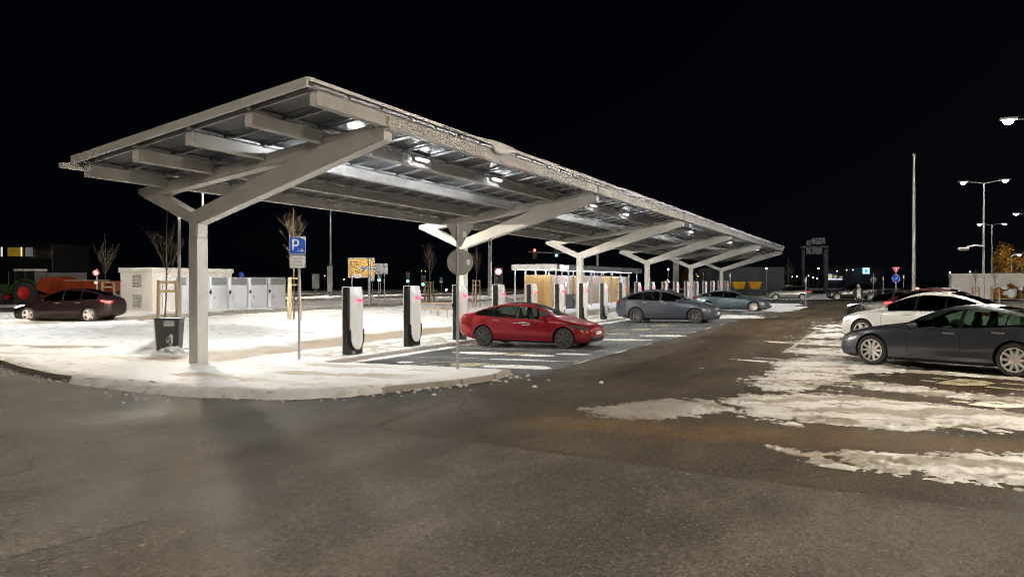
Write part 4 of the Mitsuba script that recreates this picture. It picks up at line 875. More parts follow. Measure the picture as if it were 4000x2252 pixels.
for i, (a, b) in enumerate([(33.25, 34.2), (34.34, 35.84), (35.98, 37.42), (37.62, 39.19), (39.39, 41.01), (41.23, 42.83)]):
    k = thing('power_cabinet', ['narrow pale power cabinet beside the transformer house', 'pale power cabinet partly behind the column, second in the row', 'pale power cabinet just right of the first column, third in the row', 'fourth pale power cabinet of the row right of the column', 'fifth pale power cabinet of the row, last but one on the right', 'last pale power cabinet of the row, beside the bundled young tree'][i], 'power cabinet', 'row of power cabinets')
    c, w = (a + b) / 2, b - a; gg = .14
    part(k, 'body', rbox(-39.95, c, gg + 1.13, 1.05, w, 2.26, .02, 6), 'm_cabinet')
    part(k, 'top_panel', box(-39.415, c, gg + 1.99, .03, w - .22, .48), 'm_signback')
    part(k, 'door', box(-39.412, c, gg + .90, .03, w - .10, 1.62), 'm_cabinet')
    part(k, 'handle', box(-39.385, c - w * .30, gg + .95, .03, .04, .14), 'm_trim')
    if i > 1: part(k, 'lock', box(-39.38, a - .02, gg + 1.30, .04, .14, .24), 'm_trim')
    for q in (-.42, -.18, .18, .42): part(k, 'lifting_eye', xf(trimesh.creation.icosphere(1, .04), -39.5, c + q * w, gg + 2.28), 'm_offwhite')
# the pavilion
pv = thing('pavilion', 'low wooden pavilion with a broad grey roof edge and white lit lettering behind the posts', 'pavilion')
gp = .02
def rim(x0, x1, y0, y1, z0, z1, m, nm):
    part(pv, nm, rbox((x0 + x1) / 2, (y0 + y1) / 2, (z0 + z1) / 2, x1 - x0, y1 - y0, z1 - z0, .012, 4), m)
rim(-24.72, -21.2, 49.8, 49.87, 2.93, 3.36, 'm_fascia', 'roof_edge')
rim(-21.27, -21.2, 49.875, 70.0, 2.93, 3.36, 'm_signback', 'roof_edge')
rim(-24.72, -24.65, 49.875, 70.0, 2.93, 3.36, 'm_fascia', 'roof_edge')
part(pv, 'roof', box(-22.96, 59.95, 3.20, 3.36, 20.1, .12), 'm_signback')
part(pv, 'soffit', box(-22.96, 59.95, 2.985, 3.36, 20.1, .03), 'm_offwhite')
rim(-24.10, -21.95, 50.6, 50.68, gp, 2.60, 'm_wood', 'front_wall')
for y0, y1, m in ((50.69, 55.6, 'm_wood2'), (55.75, 57.9, 'm_wood'), (58.0, 62.0, 'm_wood2'), (62.0, 67.0, 'm_wood'), (68.6, 69.6, 'm_wood')): rim(-22.36, -22.28, y0, y1, gp, 2.60, m, 'side_wall')
part(pv, 'glass_wall', box(-22.32, 67.8, 1.3, .03, 1.6, 2.6), 'm_white')
for y in (67.2, 67.8, 68.4): part(pv, 'door_frame', box(-22.28, y, 1.3, .07, .09, 2.6), 'm_lamppost')
for y in (54.0, 58.6): part(pv, 'wall_light', rbox(-22.25, y, 1.95, .06, .14, .32, .02, 6), 'm_signwhite', light=np.array([.75, .8, 1.0]) * 2.2, weight=.05)
for y in (51.0, 53.4, 55.7, 58.0, 60.3, 62.6, 64.9, 67.2): part(pv, 'window_mullion', box(-22.32, y, 2.78, .08, .10, .34), 'm_white')
for x in (-24.0, -23.2, -22.4): part(pv, 'window_mullion', box(x, 50.64, 2.78, .10, .08, .34), 'm_white')
for y in (50.0, 52.29, 54.64, 56.99, 59.34, 61.75, 64.15, 66.5, 68.87): part(pv, 'post', rbox(-21.33, y, 1.46, .10, .10, 2.94, .008, 4), 'm_lamppost')
part(pv, 'post', rbox(-24.5, 49.95, 1.50, .10, .10, 2.88, .008, 4), 'm_lamppost')
for y in np.arange(51.1, 69.5, 2.35): part(pv, 'light_strip', box(-21.75, y, 2.945, .06, 2.0, .03), 'm_signwhite', light=BLUE * 60, weight=.35)
for x in (-23.9, -22.6): part(pv, 'light_strip', box(x, 50.2, 2.945, 1.1, .06, .03), 'm_signwhite', light=BLUE * 45, weight=.25)
t = text_mesh('TESLA', .235, .03, True); t.apply_scale((1.62 / (t.bounds[1][0] - t.bounds[0][0]), 1, 1)); t.vertices = t.vertices[:, [2, 0, 1]]
part(pv, 'lettering', xf(t, -21.195, 50.35, 3.03), 'm_signwhite', light=np.array([2.2, 2.3, 2.5]) * 2.5, weight=.06)
bk = thing('rubbish_bin', 'small dark rubbish bin standing in front of the pavilion wall', 'rubbish bin')
part(bk, 'body', rbox(-21.0, 51.9, .62, .55, .6, 1.2, .04), 'm_darkgrey'); part(bk, 'plate', box(-20.72, 51.9, 1.0, .01, .34, .16), 'm_galv')
# white service building on the right and dark buildings in the distance
k = thing('service_building', 'low pale service building behind the lamp posts on the right', 'utility building'); a = math.atan2(2.57, 5.18)
part(k, 'wall', rbox(7.4, 82.9, 1.55, 5.8, 3.6, 2.4, .02, 4).apply_transform(np.eye(4)), 'm_housewall'); part(k, 'roof', rbox(7.4, 82.9, 2.76, 5.95, 3.75, .24, .03, 6), 'm_housewall')
part(k, 'door', box(8.6, 81.08, 1.45, .95, .03, 2.0), 'm_offwhite')
k = thing('warehouse', 'big dark warehouse with pale wall panels beyond the last canopy column', 'building')
rz = math.atan2(3.97, 8.01)
part(k, 'wall', xf(rbox(0, 0, 0, 9.0, 14, 4.2, .03, 4), -21.6, 122.0, 2.2, rz=rz), 'm_farwall')
for j in range(7): part(k, 'panel', xf(box(0, 0, 0, .9, .05, 2.0), -18.6 + (j - 3) * 1.17 * math.cos(rz), 115.75 + (j - 3) * 1.17 * math.sin(rz), 3.2, rz=rz), 'm_farlight')
for x, y, lab in ((-19.1, 107.7, 'left of two yellow skips in front of the dark warehouse'), (-17.2, 108.6, 'right of two yellow skips in front of the dark warehouse')):
    c = thing('skip', lab, 'skip'); put(c, ply(xf(m2t(m3.Manifold.hull_points(np.array([(-.55, -.5, 0), (.55, -.5, 0), (.55, .5, 0), (-.55, .5, 0), (-.8, -.6, 1.0), (.8, -.6, 1.0), (.8, .6, 1.0), (-.8, .6, 1.0)]))), x, y, 1.2, rz=rz), 'm_signyellow'))
k = thing('depot', 'long dark depot with lit windows and a glowing pale blue sign', 'building'); rz = math.atan2(6.15, 12.43)
part(k, 'wall', xf(rbox(0, 0, 0, 15.5, 16, 5.6, .03, 4), -13.2, 226.0, 3.1, rz=rz), 'm_farwall')
for j in range(3): part(k, 'lit_window', xf(box(0, 0, 0, 1.15 - .2 * j, .06, 1.15 - .35 * j), -15.3 + 1.25 * j, 215.45 + .62 * j, 3.65 - .1 * j, rz=rz), 'm_signwhite', light=np.array([.62, .60, .42]) * (.45 if j else .8), weight=.02)
part(k, 'light_strip', xf(box(0, 0, 0, 3.6, .08, .30), -14.1, 216.0, 2.95, rz=rz), 'm_signwhite', light=np.array([.7, .8, 1.0]) * 1.1, weight=.02)
part(k, 'lit_sign', xf(rbox(0, 0, 0, 1.75, .15, 1.6, .05), -6.9, 217.4, 5.1, rz=rz), 'm_signwhite', light=np.array([.50, .85, 1.15]) * 1.2, weight=.03)
part(k, 'sign_emblem', xf(rbox(0, 0, 0, .6, .05, .7, .02), -6.85, 217.25, 5.0, rz=rz), 'm_blue', light=np.array([.1, .35, .8]), weight=.01)
k = thing('shop_building', 'dark shop building far left with three dimly lit window panels above the tractor', 'building'); rz = math.atan2(1.8, 3.6)
part(k, 'wall', xf(rbox(0, 0, 0, 16, 8, 6.6, .03, 4), -99.0, 58.5, 3.4, rz=rz), 'm_inkblack')
for x, y, w, c, m in ((-93.2, 54.3, 1.2, (.05, .05, .065), 'm_farlight'), (-91.3, 55.2, 1.75, (.06, .040, .008), 'm_signyellow'), (-89.9, 55.9, .8, (.06, .06, .07), 'm_farlight')):
    part(k, 'lit_panel', xf(rbox(0, 0, 0, w, .1, 1.05, .02), x, y - .3, 5.6, rz=rz), m, light=np.array(c), weight=.01)
for x, y in ((-92.35, 54.5), (-90.35, 55.5)): part(k, 'light_tube', xf(box(0, 0, 0, .07, .1, 1.1), x, y - .5, 5.6, rz=rz), 'm_signwhite', light=np.array([.9, .85, .75]), weight=.01)
k = thing('site_wall', 'long pale grey wall panel behind the red trailer', 'wall'); rz = math.atan2(3.05, 6.15)
for j in range(3): part(k, 'panel', xf(rbox(0, 0, 0, 2.24, .12, 2.75, .02, 4), -75.3 + 2.05 * j, 46.4 + 1.02 * j, 1.65, rz=rz), 'm_farlight')
k = thing('pylon', 'tall pale blue white pylon standing between the two far columns', 'pylon'); put(k, ply(xf(rbox(0, 0, 0, 1.0, .5, 5.4, .1), -33.1, 128.7, 3.0, rz=.46), 'm_white'))

# ================================================================== signs
def sign_frame(x, y, z, rz):          # local x to the right, local z up, facing -y before the turn
    return lambda m: xf(m, x, y, z, rz=rz)
def rplate(w, h, r, d=.012): return prism(sbox(-w / 2, -h / 2, w / 2, h / 2).buffer(-r).buffer(r), d, 'xz')
def lab_text(s, h, w=None, bold=False, d=.004):
    t = text_mesh(s, h, d, bold)
    if w: t.apply_scale((w / (t.bounds[1][0] - t.bounds[0][0]), 1, 1))
    t.apply_translation((-(t.bounds[0][0] + t.bounds[1][0]) / 2, 0, 0)); v = t.vertices
    t.vertices = np.column_stack([v[:, 0], -v[:, 2], v[:, 1]]); return t
def post_of(k, x, y, top, r=.03, g=None):
    g = float(G(x, y)) if g is None else g
    part(k, 'post', tube([(x, y, g), (x, y, top)], r, 12), 'm_galv', 40)
px_, py_ = -14.33, 16.08
k = thing('parking_sign', 'blue parking sign with white P and arrow above a white plate', 'traffic sign'); gg = float(G(px_, py_)) + .09
post_of(k, px_, py_, gg + 3.22, .034, gg); F_ = sign_frame(px_ - .01, py_ - .05, 0, .55); e = gg - .0
part(k, 'blue_plate', F_(xf(rplate(.43, .47, .035), 0, 0, 3.04)), 'm_signwhite'); part(k, 'blue_field', F_(xf(rplate(.405, .445, .03, .006), 0, -.006, 3.04)), 'm_blue')
part(k, 'letter', F_(xf(lab_text('P', .28, .185, True), -.045, -.006, 2.925)), 'm_signwhite')
part(k, 'arrow', F_(xf(prism(Polygon([(-.02, -.012), (.10, -.012), (.065, -.047), (.085, -.06), (.145, 0), (.085, .06), (.065, .047), (.10, .012), (-.02, .012)]), .004, 'xz'), .025, -.010, 2.90)), 'm_signwhite')
part(k, 'snow_cap', F_(xf(prism(Polygon([(-.02, .0), (.21, -.02), (.215, -.09), (.17, -.055), (.10, -.02)]).buffer(.008), .02, 'xz'), 0, -.022, 3.27)), 'm_roofsnow')
part(k, 'white_plate', F_(xf(rplate(.42, .34, .03), 0, 0, 2.61)), 'm_signwhite'); part(k, 'border', F_(xf(prism(sbox(-.20, -.16, .20, .16).difference(sbox(-.192, -.152, .192, .152)), .003, 'xz'), 0, -.003, 2.61)), 'm_print')
for t, zz, w in (('Elektrofahrzeuge', 2.685, .335), ('während des', 2.595, .25), ('Ladevorgangs', 2.505, .275)): part(k, 'lettering', F_(xf(lab_text(t, .044, w), 0, -.004, zz)), 'm_printgrey')
rx_, ry_ = -9.02, 15.4
k = thing('round_sign', 'backs of a round and a triangular sign on a tall post at the island tip', 'traffic sign'); gg = float(G(rx_, ry_)) + .09
post_of(k, rx_, ry_, 3.43, .034, gg); F_ = sign_frame(rx_ + .035, ry_ + .045, 0, .5)
part(k, 'disc', F_(xf(prism(Point(0, 0).buffer(.30, 48), .012, 'xz'), 0, 0, 2.52)), 'm_signback'); part(k, 'triangle', F_(xf(prism(Polygon([(-.33, .28), (.33, .28), (0, -.29)]).buffer(-.03).buffer(.03), .012, 'xz'), 0, 0, 3.12)), 'm_signback')
for zz in (2.27, 2.75, 3.02, 3.36):
    part(k, 'clamp', F_(xf(rbox(-.03, -.02, 0, .15, .05, .035, .01, 6), 0, 0, zz)), 'm_galv')
    for s in (-.09, .05): part(k, 'bolt', F_(xf(trimesh.creation.icosphere(1, .014), s, -.045, zz)), 'm_galv')
for zz in (2.52, 3.16): part(k, 'sticker', F_(xf(box(.19 if zz < 3 else .10, -.002, 0, .075, .004, .12), 0, 0, zz)), 'm_signwhite')
# yellow direction sign
k = thing('direction_sign', 'yellow direction sign with arrows and a blue inset on a thick round post', 'traffic sign'); rz = .46; F_ = sign_frame(-37.1, 48.6, 0, rz)
part(k, 'board', F_(xf(rplate(2.06, 1.52, .08, .04), 0, 0, 3.20)), 'm_signwhite'); part(k, 'yellow_field', F_(xf(rplate(1.98, 1.44, .06, .01), 0, -.010, 3.20)), 'm_signyellow')
part(k, 'border', F_(xf(prism(sbox(-.96, -.69, .96, .69).difference(sbox(-.935, -.665, .935, .665)), .006, 'xz'), 0, -.015, 3.20)), 'm_print')
part(k, 'blue_field', F_(xf(rplate(.95, .19, .01, .006), .45, -.016, 3.17)), 'm_blue')
part(k, 'blue_lettering', F_(xf(box(.62, -.02, 0, .52, .006, .075), 0, 0, 3.17)), 'm_cabinet')
for j, w in enumerate((.62, .60, .50)): part(k, 'place_name', F_(xf(box(-.86 + w / 2, -.017, 0, w, .004, .085), 0, 0, 3.66 - .19 * j)), 'm_signbrown')
def arrow(pts, d):
    p = LineString(pts).buffer(.022, cap_style=2); x, z = pts[-1]; return p.union(Polygon([(x, z + .06), (x + .10 * d, z), (x, z - .06)]))
for pts, d in (([(-.12, -.40), (-.12, -.10), (-.20, -.0), (-.42, 0)], -1), ([(-.26, -.40), (-.26, -.26), (-.32, -.20), (-.42, -.20)], -1), ([(.0, -.40), (.0, -.28), (.06, -.20), (.16, -.20)], 1)): part(k, 'arrow', F_(xf(prism(arrow(pts, d), .004, 'xz'), 0, -.017, 3.16)), 'm_print')
part(k, 'snow_patch', F_(xf(prism(Polygon([(-.62, -.62), (-.55, -.50), (-.35, -.46), (-.05, -.42), (.05, -.5), (.0, -.66), (-.2, -.72), (-.5, -.70)]).buffer(.03), .03, 'xz'), 0, -.035, 3.14)), 'm_roofsnow')
part(k, 'post', tube([(-36.55, 48.9, .1), (-36.55, 48.9, 3.9)], .12, 14), 'm_galv', 40); part(k, 'post', tube([(-37.75, 48.3, .1), (-37.75, 48.3, 3.9)], .05, 12), 'm_galv', 40)
k = thing('traffic_sign', 'grey back of a square road sign on two thin posts right of the yellow sign', 'traffic sign'); F_ = sign_frame(-35.7, 49.3, 0, .46)
part(k, 'plate', F_(xf(rplate(1.0, .82, .06, .02), 0, .03, 3.13)), 'm_signback')
for s in (-.22, .22): part(k, 'post', F_(tube([(s, 0, .1), (s, 0, 3.56)], .035, 10)), 'm_galv', 40)
k = thing('traffic_sign', 'small white plate on a thin post below the grey sign back', 'traffic sign'); post_of(k, -45.4, 61.2, 2.7, .03); part(k, 'plate', xf(rplate(.5, .45, .04), -45.4, 61.14, 2.45, rz=.46), 'm_signwhite')
k = thing('traffic_sign', 'dim grey back of an upright road sign left of the bare mast', 'traffic sign'); post_of(k, -60.3, 70.5, 2.7, .04); part(k, 'plate', xf(rplate(.85, 1.7, .05), -60.3, 70.44, 2.2, rz=.46), 'm_signback')
k = thing('white_panel', 'tall narrow white panel fixed to the bare mast behind the power cabinets', 'panel'); put(k, ply(xf(rplate(.62, 2.85, .03, .08), -58.7, 71.0, 2.55, rz=.46), 'm_offwhite'))
k = thing('traffic_sign', 'small blue round sign seen above the roofs of the power cabinets', 'traffic sign'); post_of(k, -45.36, 44.5, 2.6, .03); part(k, 'disc', xf(prism(Point(0, 0).buffer(.20, 32), .012, 'xz'), -45.36, 44.44, 2.66, rz=.46), 'm_blue')
k = thing('traffic_sign', 'tiny blue round sign over a white plate far behind the second charging post', 'traffic sign'); post_of(k, -47.3, 77.0, 2.5, .03); part(k, 'disc', xf(prism(Point(0, 0).buffer(.17, 24), .012, 'xz'), -47.3, 76.94, 2.5, rz=.46), 'm_blue'); part(k, 'plate', xf(rplate(.34, .26, .02), -47.3, 76.94, 2.14, rz=.46), 'm_signwhite')
k = thing('traffic_sign', 'round white sign with a red rim standing left of the transformer house', 'traffic sign'); post_of(k, -44.33, 31.6, 2.9, .035); F_ = sign_frame(-44.33, 31.54, 2.66, .7)
part(k, 'rim', F_(prism(Point(0, 0).buffer(.21, 40), .012, 'xz')), 'm_signred'); part(k, 'face', F_(xf(prism(Point(0, 0).buffer(.145, 40), .006, 'xz'), 0, -.006, 0)), 'm_signwhite'); part(k, 'small_plate', xf(box(0, 0, 0, .2, .03, .16), -44.33, 31.54, 2.05, rz=.7), 'm_signwhite')
k = thing('traffic_sign', 'white and red yield triangle above a blue round sign beyond the car park', 'traffic sign'); post_of(k, -.01, 66.95, 3.2, .04); F_ = sign_frame(-.01, 66.88, 0, .46)
T3 = Polygon([(-.36, .25), (.36, .25), (0, -.33)]).buffer(-.03).buffer(.03)
part(k, 'triangle', F_(xf(prism(T3, .012, 'xz'), 0, 0, 3.02)), 'm_signred'); part(k, 'triangle_face', F_(xf(prism(T3.buffer(-.085), .006, 'xz'), 0, -.007, 3.02)), 'm_signwhite')
part(k, 'disc', F_(xf(prism(Point(0, 0).buffer(.33, 40), .012, 'xz'), 0, 0, 2.38)), 'm_signwhite'); part(k, 'disc_face', F_(xf(prism(Point(0, 0).buffer(.29, 40), .006, 'xz'), 0, -.007, 2.38)), 'm_blue'); part(k, 'arrow', F_(xf(prism(Polygon([(-.10, -.14), (.10, .06), (.14, .02), (.14, .17), (-.01, .17), (.05, .11), (-.14, -.10)]), .004, 'xz'), 0, -.012, 2.34)), 'm_signwhite')
k = thing('traffic_sign', 'dim back of a round sign on a post behind the standing man', 'traffic sign'); post_of(k, -1.85, 77.2, 2.9, .035); part(k, 'disc', xf(prism(Point(0, 0).buffer(.28, 32), .012, 'xz'), -1.85, 77.26, 2.3, rz=.46), 'm_signback')
for x, y, top, lab in ((-13.43, 71.5, 2.95, 'thin pale post with a small plate between the canopy end and the silver estate car'), (-6.26, 63.9, 2.5, 'thin pale post with a small box on top in front of the silver estate car'), (-1.2, 88.7, 2.7, 'thin bare post left of the yield sign'), (.69, 89.6, 2.9, 'thin bare post right of the yield sign'), (-25.4, 110.2, 3.5, 'left of two thin posts seen between the fifth and the last column'), (-24.5, 110.6, 3.5, 'right of two thin posts seen between the fifth and the last column')):
    k = thing('sign_post', lab, 'post'); post_of(k, x, y, top, .035); part(k, 'plate', xf(rplate(.16, .30, .01, .05), x, y - .05, top - .25, rz=.46), 'm_offwhite')
k = thing('sign_gantry', 'tall sign gantry on two legs seen from the back beyond the car park', 'sign gantry'); F_ = sign_frame(-11.35, 128.3, 0, .46)
for s, w in ((-1.75, .34), (1.75, .55)):
    part(k, 'leg', F_(box(s, 0, 3.6, w, .5, 7.2)), 'm_farwall')
for cx, cz_, w, hh, tl in ((-1.05, 8.2, .68, .75, 0), (.45, 8.45, 2.15, .95, .05), (-1.05, 6.9, .68, .95, 0), (.25, 6.95, 1.6, 1.0, .04)):
    part(k, 'sign_plate', F_(xf(box(0, 0, 0, w, .12, hh, ry=-tl), cx, -.3, cz_)), 'm_farsign')
part(k, 'beam', F_(box(0, 0, 7.55, 4.2, .35, .35)), 'm_farwall')
# traffic lights
def traffic_light(x, y, z, col, label, pole=True, s=.11):
    k = thing('traffic_light', label, 'traffic light', 'traffic lights'); a = .46; F_ = sign_frame(x, y, z, a)
    part(k, 'housing', F_(rbox(0, .14, 0, s * 2.9, .22, s * 8, .04)), 'm_trim')
    zz = s * 2.45 if col[0] > col[1] else -s * 2.45
    part(k, 'lit_lens', F_(xf(lathe([(s, 0), (s * .6, .035), (.001, .05)], 24), 0, .025, zz, rx=math.pi / 2)), 'm_signwhite', light=np.array(col), weight=.04)
    for q in (0, -zz): part(k, 'dark_lens', F_(xf(lathe([(s, 0), (s * .6, .035), (.001, .05)], 20), 0, .025, q, rx=math.pi / 2)), 'm_black')
    if pole: part(k, 'pole', tube([(x, y + .3, float(G(x, y)) - .05), (x, y + .3, z)], .06, 10), 'm_lamppost', 40)
    return k
RED, GRN = np.array([9.0, .35, .30]), np.array([.25, 3.2, 2.9])
traffic_light(-23.95, 46.3, 2.30, RED * 3, 'red traffic light glowing above the charging posts, left of the pavilion', s=.2)
traffic_light(-59.75, 82.0, 2.9, GRN, 'green traffic light below the grey sign back, leftmost of the three green ones', s=.2)
traffic_light(-62.08, 92.0, 2.75, GRN, 'green traffic light above the second charging post, middle of the three green ones', s=.2)
traffic_light(-60.16, 92.96, 2.3, GRN, 'green traffic light beside the staked bundled tree, rightmost of the three low green ones', s=.2)
k = thing('signal_mast', 'signal mast reaching over the road behind the pavilion', 'mast'); part(k, 'pole', tube([(-25.9, 70.9, .1), (-25.9, 70.9, 4.9)], .10, 12), 'm_lamppost', 40); part(k, 'arm', tube([(-25.9, 70.9, 4.85), (-31.9, 67.9, 5.0)], [.06, .035], 10), 'm_lamppost', 40)
traffic_light(-31.3, 68.1, 4.85, RED, 'red traffic light hanging from the mast arm behind the pavilion', False, .13)
traffic_light(-29.4, 69.0, 5.0, GRN, 'green traffic light hanging from the mast arm behind the pavilion', False, .13)

# ================================================================== bin, table, rail
bx_, by_ = -19.85, 16.55; gg = float(G(bx_, by_)) + .10
k = thing('litter_bin', 'dark litter bin with a white emblem left of the first column, snow at its foot', 'litter bin'); F_ = sign_frame(bx_, by_, gg, .62)
man = m3.Manifold.hull_points(np.array([(a * w, b * d, z) for a in (-1, 1) for b in (-1, 1) for z, w, d in ((0, .30, .27), (1.0, .355, .31))])); part(k, 'body', F_(m2t(man)), 'm_darkgrey')
man = m3.Manifold.hull_points(np.array([(-.375 + a * .03 + .055 * (1 - z), b, z) for a in (0, 1) for b in (-.29, .29) for z in (0, 1.02)])); part(k, 'side_panel', F_(m2t(man)), 'm_galv')
part(k, 'front_plate', F_(xf(box(.06, 0, 0, .30, .008, .16), 0, -.305, .87)), 'm_galv'); part(k, 'lid', F_(rbox(0, 0, 1.01, .73, .63, .03, .01, 4)), 'm_trim')
fig = Point(.055, .17).buffer(.028).union(LineString([(.05, .13), (.05, .02)]).buffer(.032)).union(LineString([(.05, .02), (.055, -.13)]).buffer(.022)).union(LineString([(.04, .12), (-.03, .05)]).buffer(.014)).union(LineString([(-.10, .0), (-.085, -.11), (-.035, -.11), (-.015, .0)]).buffer(.010)).union(Point(-.05, .035).buffer(.014))
part(k, 'emblem', F_(xf(prism(fig, .006, 'xz'), .08, -.292, .42)), 'm_signwhite'); part(k, 'emblem_base', F_(xf(box(.08, -.285, .24, .13, .006, .06), 0, 0, 0)), 'm_cream')
k = thing('picnic_table', 'wooden picnic table with benches and a steel leg on the snowy verge', 'picnic table'); F_ = sign_frame(-22.5, 36.35, float(G(-22.5, 36.35)) + .12, .35)
for j in range(5): part(k, 'table_plank', F_(box(0, -.30 + .15 * j, .76, 1.75, .135, .045)), 'm_stake')
part(k, 'table_leg', F_(box(-.05, 0, .37, .12, .12, .74)), 'm_galv')
for s in (-1, 1):
    for j in range(2): part(k, 'bench_plank', F_(box(.0, s * .75 + (j - .5) * .16, .45, 1.75, .145, .04)), 'm_stake')
    for e in (-.6, .6): part(k, 'bench_leg', F_(tube([(e, s * .75, .43), (e * 1.12, s * .82, 0)], .03, 8)), 'm_galv', 40)
gr = thing('guard_rail', 'long pale guard rail topped with snow along the far road', 'guard rail')
a_, b_ = np.array([-34.0, 128.2]), np.array([26.0, 158.2]); n_ = 14
for i in range(n_):
    p, q = a_ + (b_ - a_) * i / n_, a_ + (b_ - a_) * (i + 1) / n_; c = (p + q) / 2; r_ = math.atan2(*(q - p)[::-1]); ln = np.linalg.norm(q - p)
    part(gr, 'beam', xf(rbox(0, 0, 0, ln - .02, .10, .36, .04, 6), c[0], c[1], .95, rz=r_), 'm_galv')
    part(gr, 'post', box(p[0], p[1] + .08, .55, .12, .10, 1.0), 'm_galv')

# ================================================================== young trees with their stakes
def branch(p0, d, length, r0, depth, out, curve=.35):
    n = 6; pts, p, d = [p0], np.array(p0, float), np.array(d, float)
    for i in range(n):
        d = d + rng.normal(0, .05, 3) + np.array([0, 0, curve / n]); d /= np.linalg.norm(d); p = p + d * length / n; pts.append(p.copy())
    out.append(tube(pts, np.linspace(r0, r0 * .35, n + 1), 5 if depth else 6, False))
    if depth < 2:
        for j in range(5 if depth == 0 else 3):
            i = rng.integers(2, n); q = np.array(pts[i]); az = rng.uniform(0, 2 * np.pi); side = np.array([math.cos(az), math.sin(az), .4])
            branch(q, d * .75 + side * .55, length * rng.uniform(.30, .5), r0 * .5, depth + 1, out, curve)
def sapling(x, y, h, label, trunk_h=2.1, spread=.55, n=9, lean=.0, group=None, bundled=False, r=.028, stakes=3, sh=2.1, ss=.36, leader=True, stake_label=None, z=None, rs=.045):
    g = float(G(x, y)) + .05 if z is None else z
    k = thing('young_tree', label, 'tree', group); tr = []
    zs = np.linspace(0, h, 10); wig = np.cumsum(rng.normal(0, .012, (10, 2)), 0)
    tp = np.column_stack([x + wig[:, 0], y + wig[:, 1], g + zs]); rr = np.interp(zs, [0, trunk_h, h], [r, r * .8, .006])
    part(k, 'trunk', tube(tp, rr, 8), 'm_bark', 40)
    for i in range(n):
        zz = trunk_h + (h - trunk_h) * (.0 + .42 * (i / n) ** 1.1); az = 2.4 * i + rng.uniform(-.4, .4); c = np.array([np.interp(zz, zs, tp[:, 0]), np.interp(zz, zs, tp[:, 1]), g + zz])
        if bundled: branch(c, (math.cos(az) * .17, math.sin(az) * .17, 1), (h - zz) * rng.uniform(.5, .85), r * .42, 0, tr, .1)
        else: branch(c, (math.cos(az) * spread, math.sin(az) * spread, .75), (h - zz) * rng.uniform(.40, .70), r * .42, 0, tr, .6)
    part(k, 'crown', cat(*tr), 'm_bark', 60)
    if stakes:
        s = thing('tree_stakes', stake_label or ('wooden stakes and crossbars holding the ' + label), 'tree stakes', 'wooden stakes of the young trees')
        P = [(x + ss * math.cos(a), y + ss * math.sin(a)) for a in (np.arange(stakes) * 2 * np.pi / stakes + .9)]
        for q in P: part(s, 'post', tube([(q[0], q[1], g - .1), (q[0] * .85 + x * .15, q[1] * .85 + y * .15, g + sh)], rs, 10), 'm_stake', 40)
        for a, b in zip(P, P[1:] + P[:1]):
            for zz in (sh - .06, sh - .36): part(s, 'crossbar', tube([(a[0] * .87 + x * .13, a[1] * .87 + y * .13, g + zz), (b[0] * .87 + x * .13, b[1] * .87 + y * .13, g + zz)], rs * .8, 8), 'm_stake', 40)
sapling(-21.95, 18.1, 4.65, 'leafless young tree with spreading branches behind the litter bin', 2.3, .62, 9, group='young street trees', sh=2.15, ss=.42, stake_label='wooden stakes and crossbars round the young tree behind the litter bin', rs=.055)
sapling(-25.4, 28.1, 5.4, 'young tree with tightly bundled branches right of the power cabinets', 2.2, n=11, bundled=True, r=.038, sh=2.15, ss=.36, group='young street trees', stake_label='wooden stakes round the bundled young tree right of the power cabinets', rs=.05)
sapling(-25.75, 46.45, 4.7, 'leafless young tree with a narrow crown just right of the second column', 2.3, .35, 7, group='young street trees', sh=2.0, ss=.30, stake_label='wooden stakes round the young tree right of the second column')
sapling(-35.6, 56.0, 5.2, 'young tree with a broom-like brown crown behind the picnic table', 2.0, n=10, bundled=True, r=.05, group='young street trees', sh=1.85, ss=.40, stake_label='four wooden stakes round the broom-like tree behind the picnic table', stakes=4, rs=.06)
sapling(-45.64, 33.2, 5.0, 'leafless young tree with a brownish crown left of the transformer house', 2.2, .55, 12, group='young street trees', sh=1.9, ss=.5, stake_label='wooden stakes round the tree left of the transformer house', rs=.07)
sapling(-20.2, 60.5, 2.3, 'small bare shrub-like tree in front of the pavilion wall', .5, .8, 7, group=None, r=.02, stakes=0, z=.05)
sapling(5.54, 69.7, 2.6, 'thin young tree in front of the pale service building, left one of the two', 1.5, .4, 5, group='young trees before the service building', r=.03, sh=1.2, ss=.35, stakes=4, stake_label='low wooden frame round the left tree before the service building')
sapling(6.87, 70.4, 2.6, 'thin young tree in front of the pale service building, right one of the two', 1.5, .4, 5, group='young trees before the service building', r=.03, sh=1.2, ss=.35, stakes=4, stake_label='low wooden frame round the right tree before the service building')
sapling(-10.9, 92.5, 4.8, 'leafless tree behind the silver estate car, in front of the gantry leg', 1.6, .45, 9, group=None, r=.05, sh=1.5, ss=.55, stakes=4, stake_label='wide wooden frame round the tree behind the silver estate car', rs=.07)
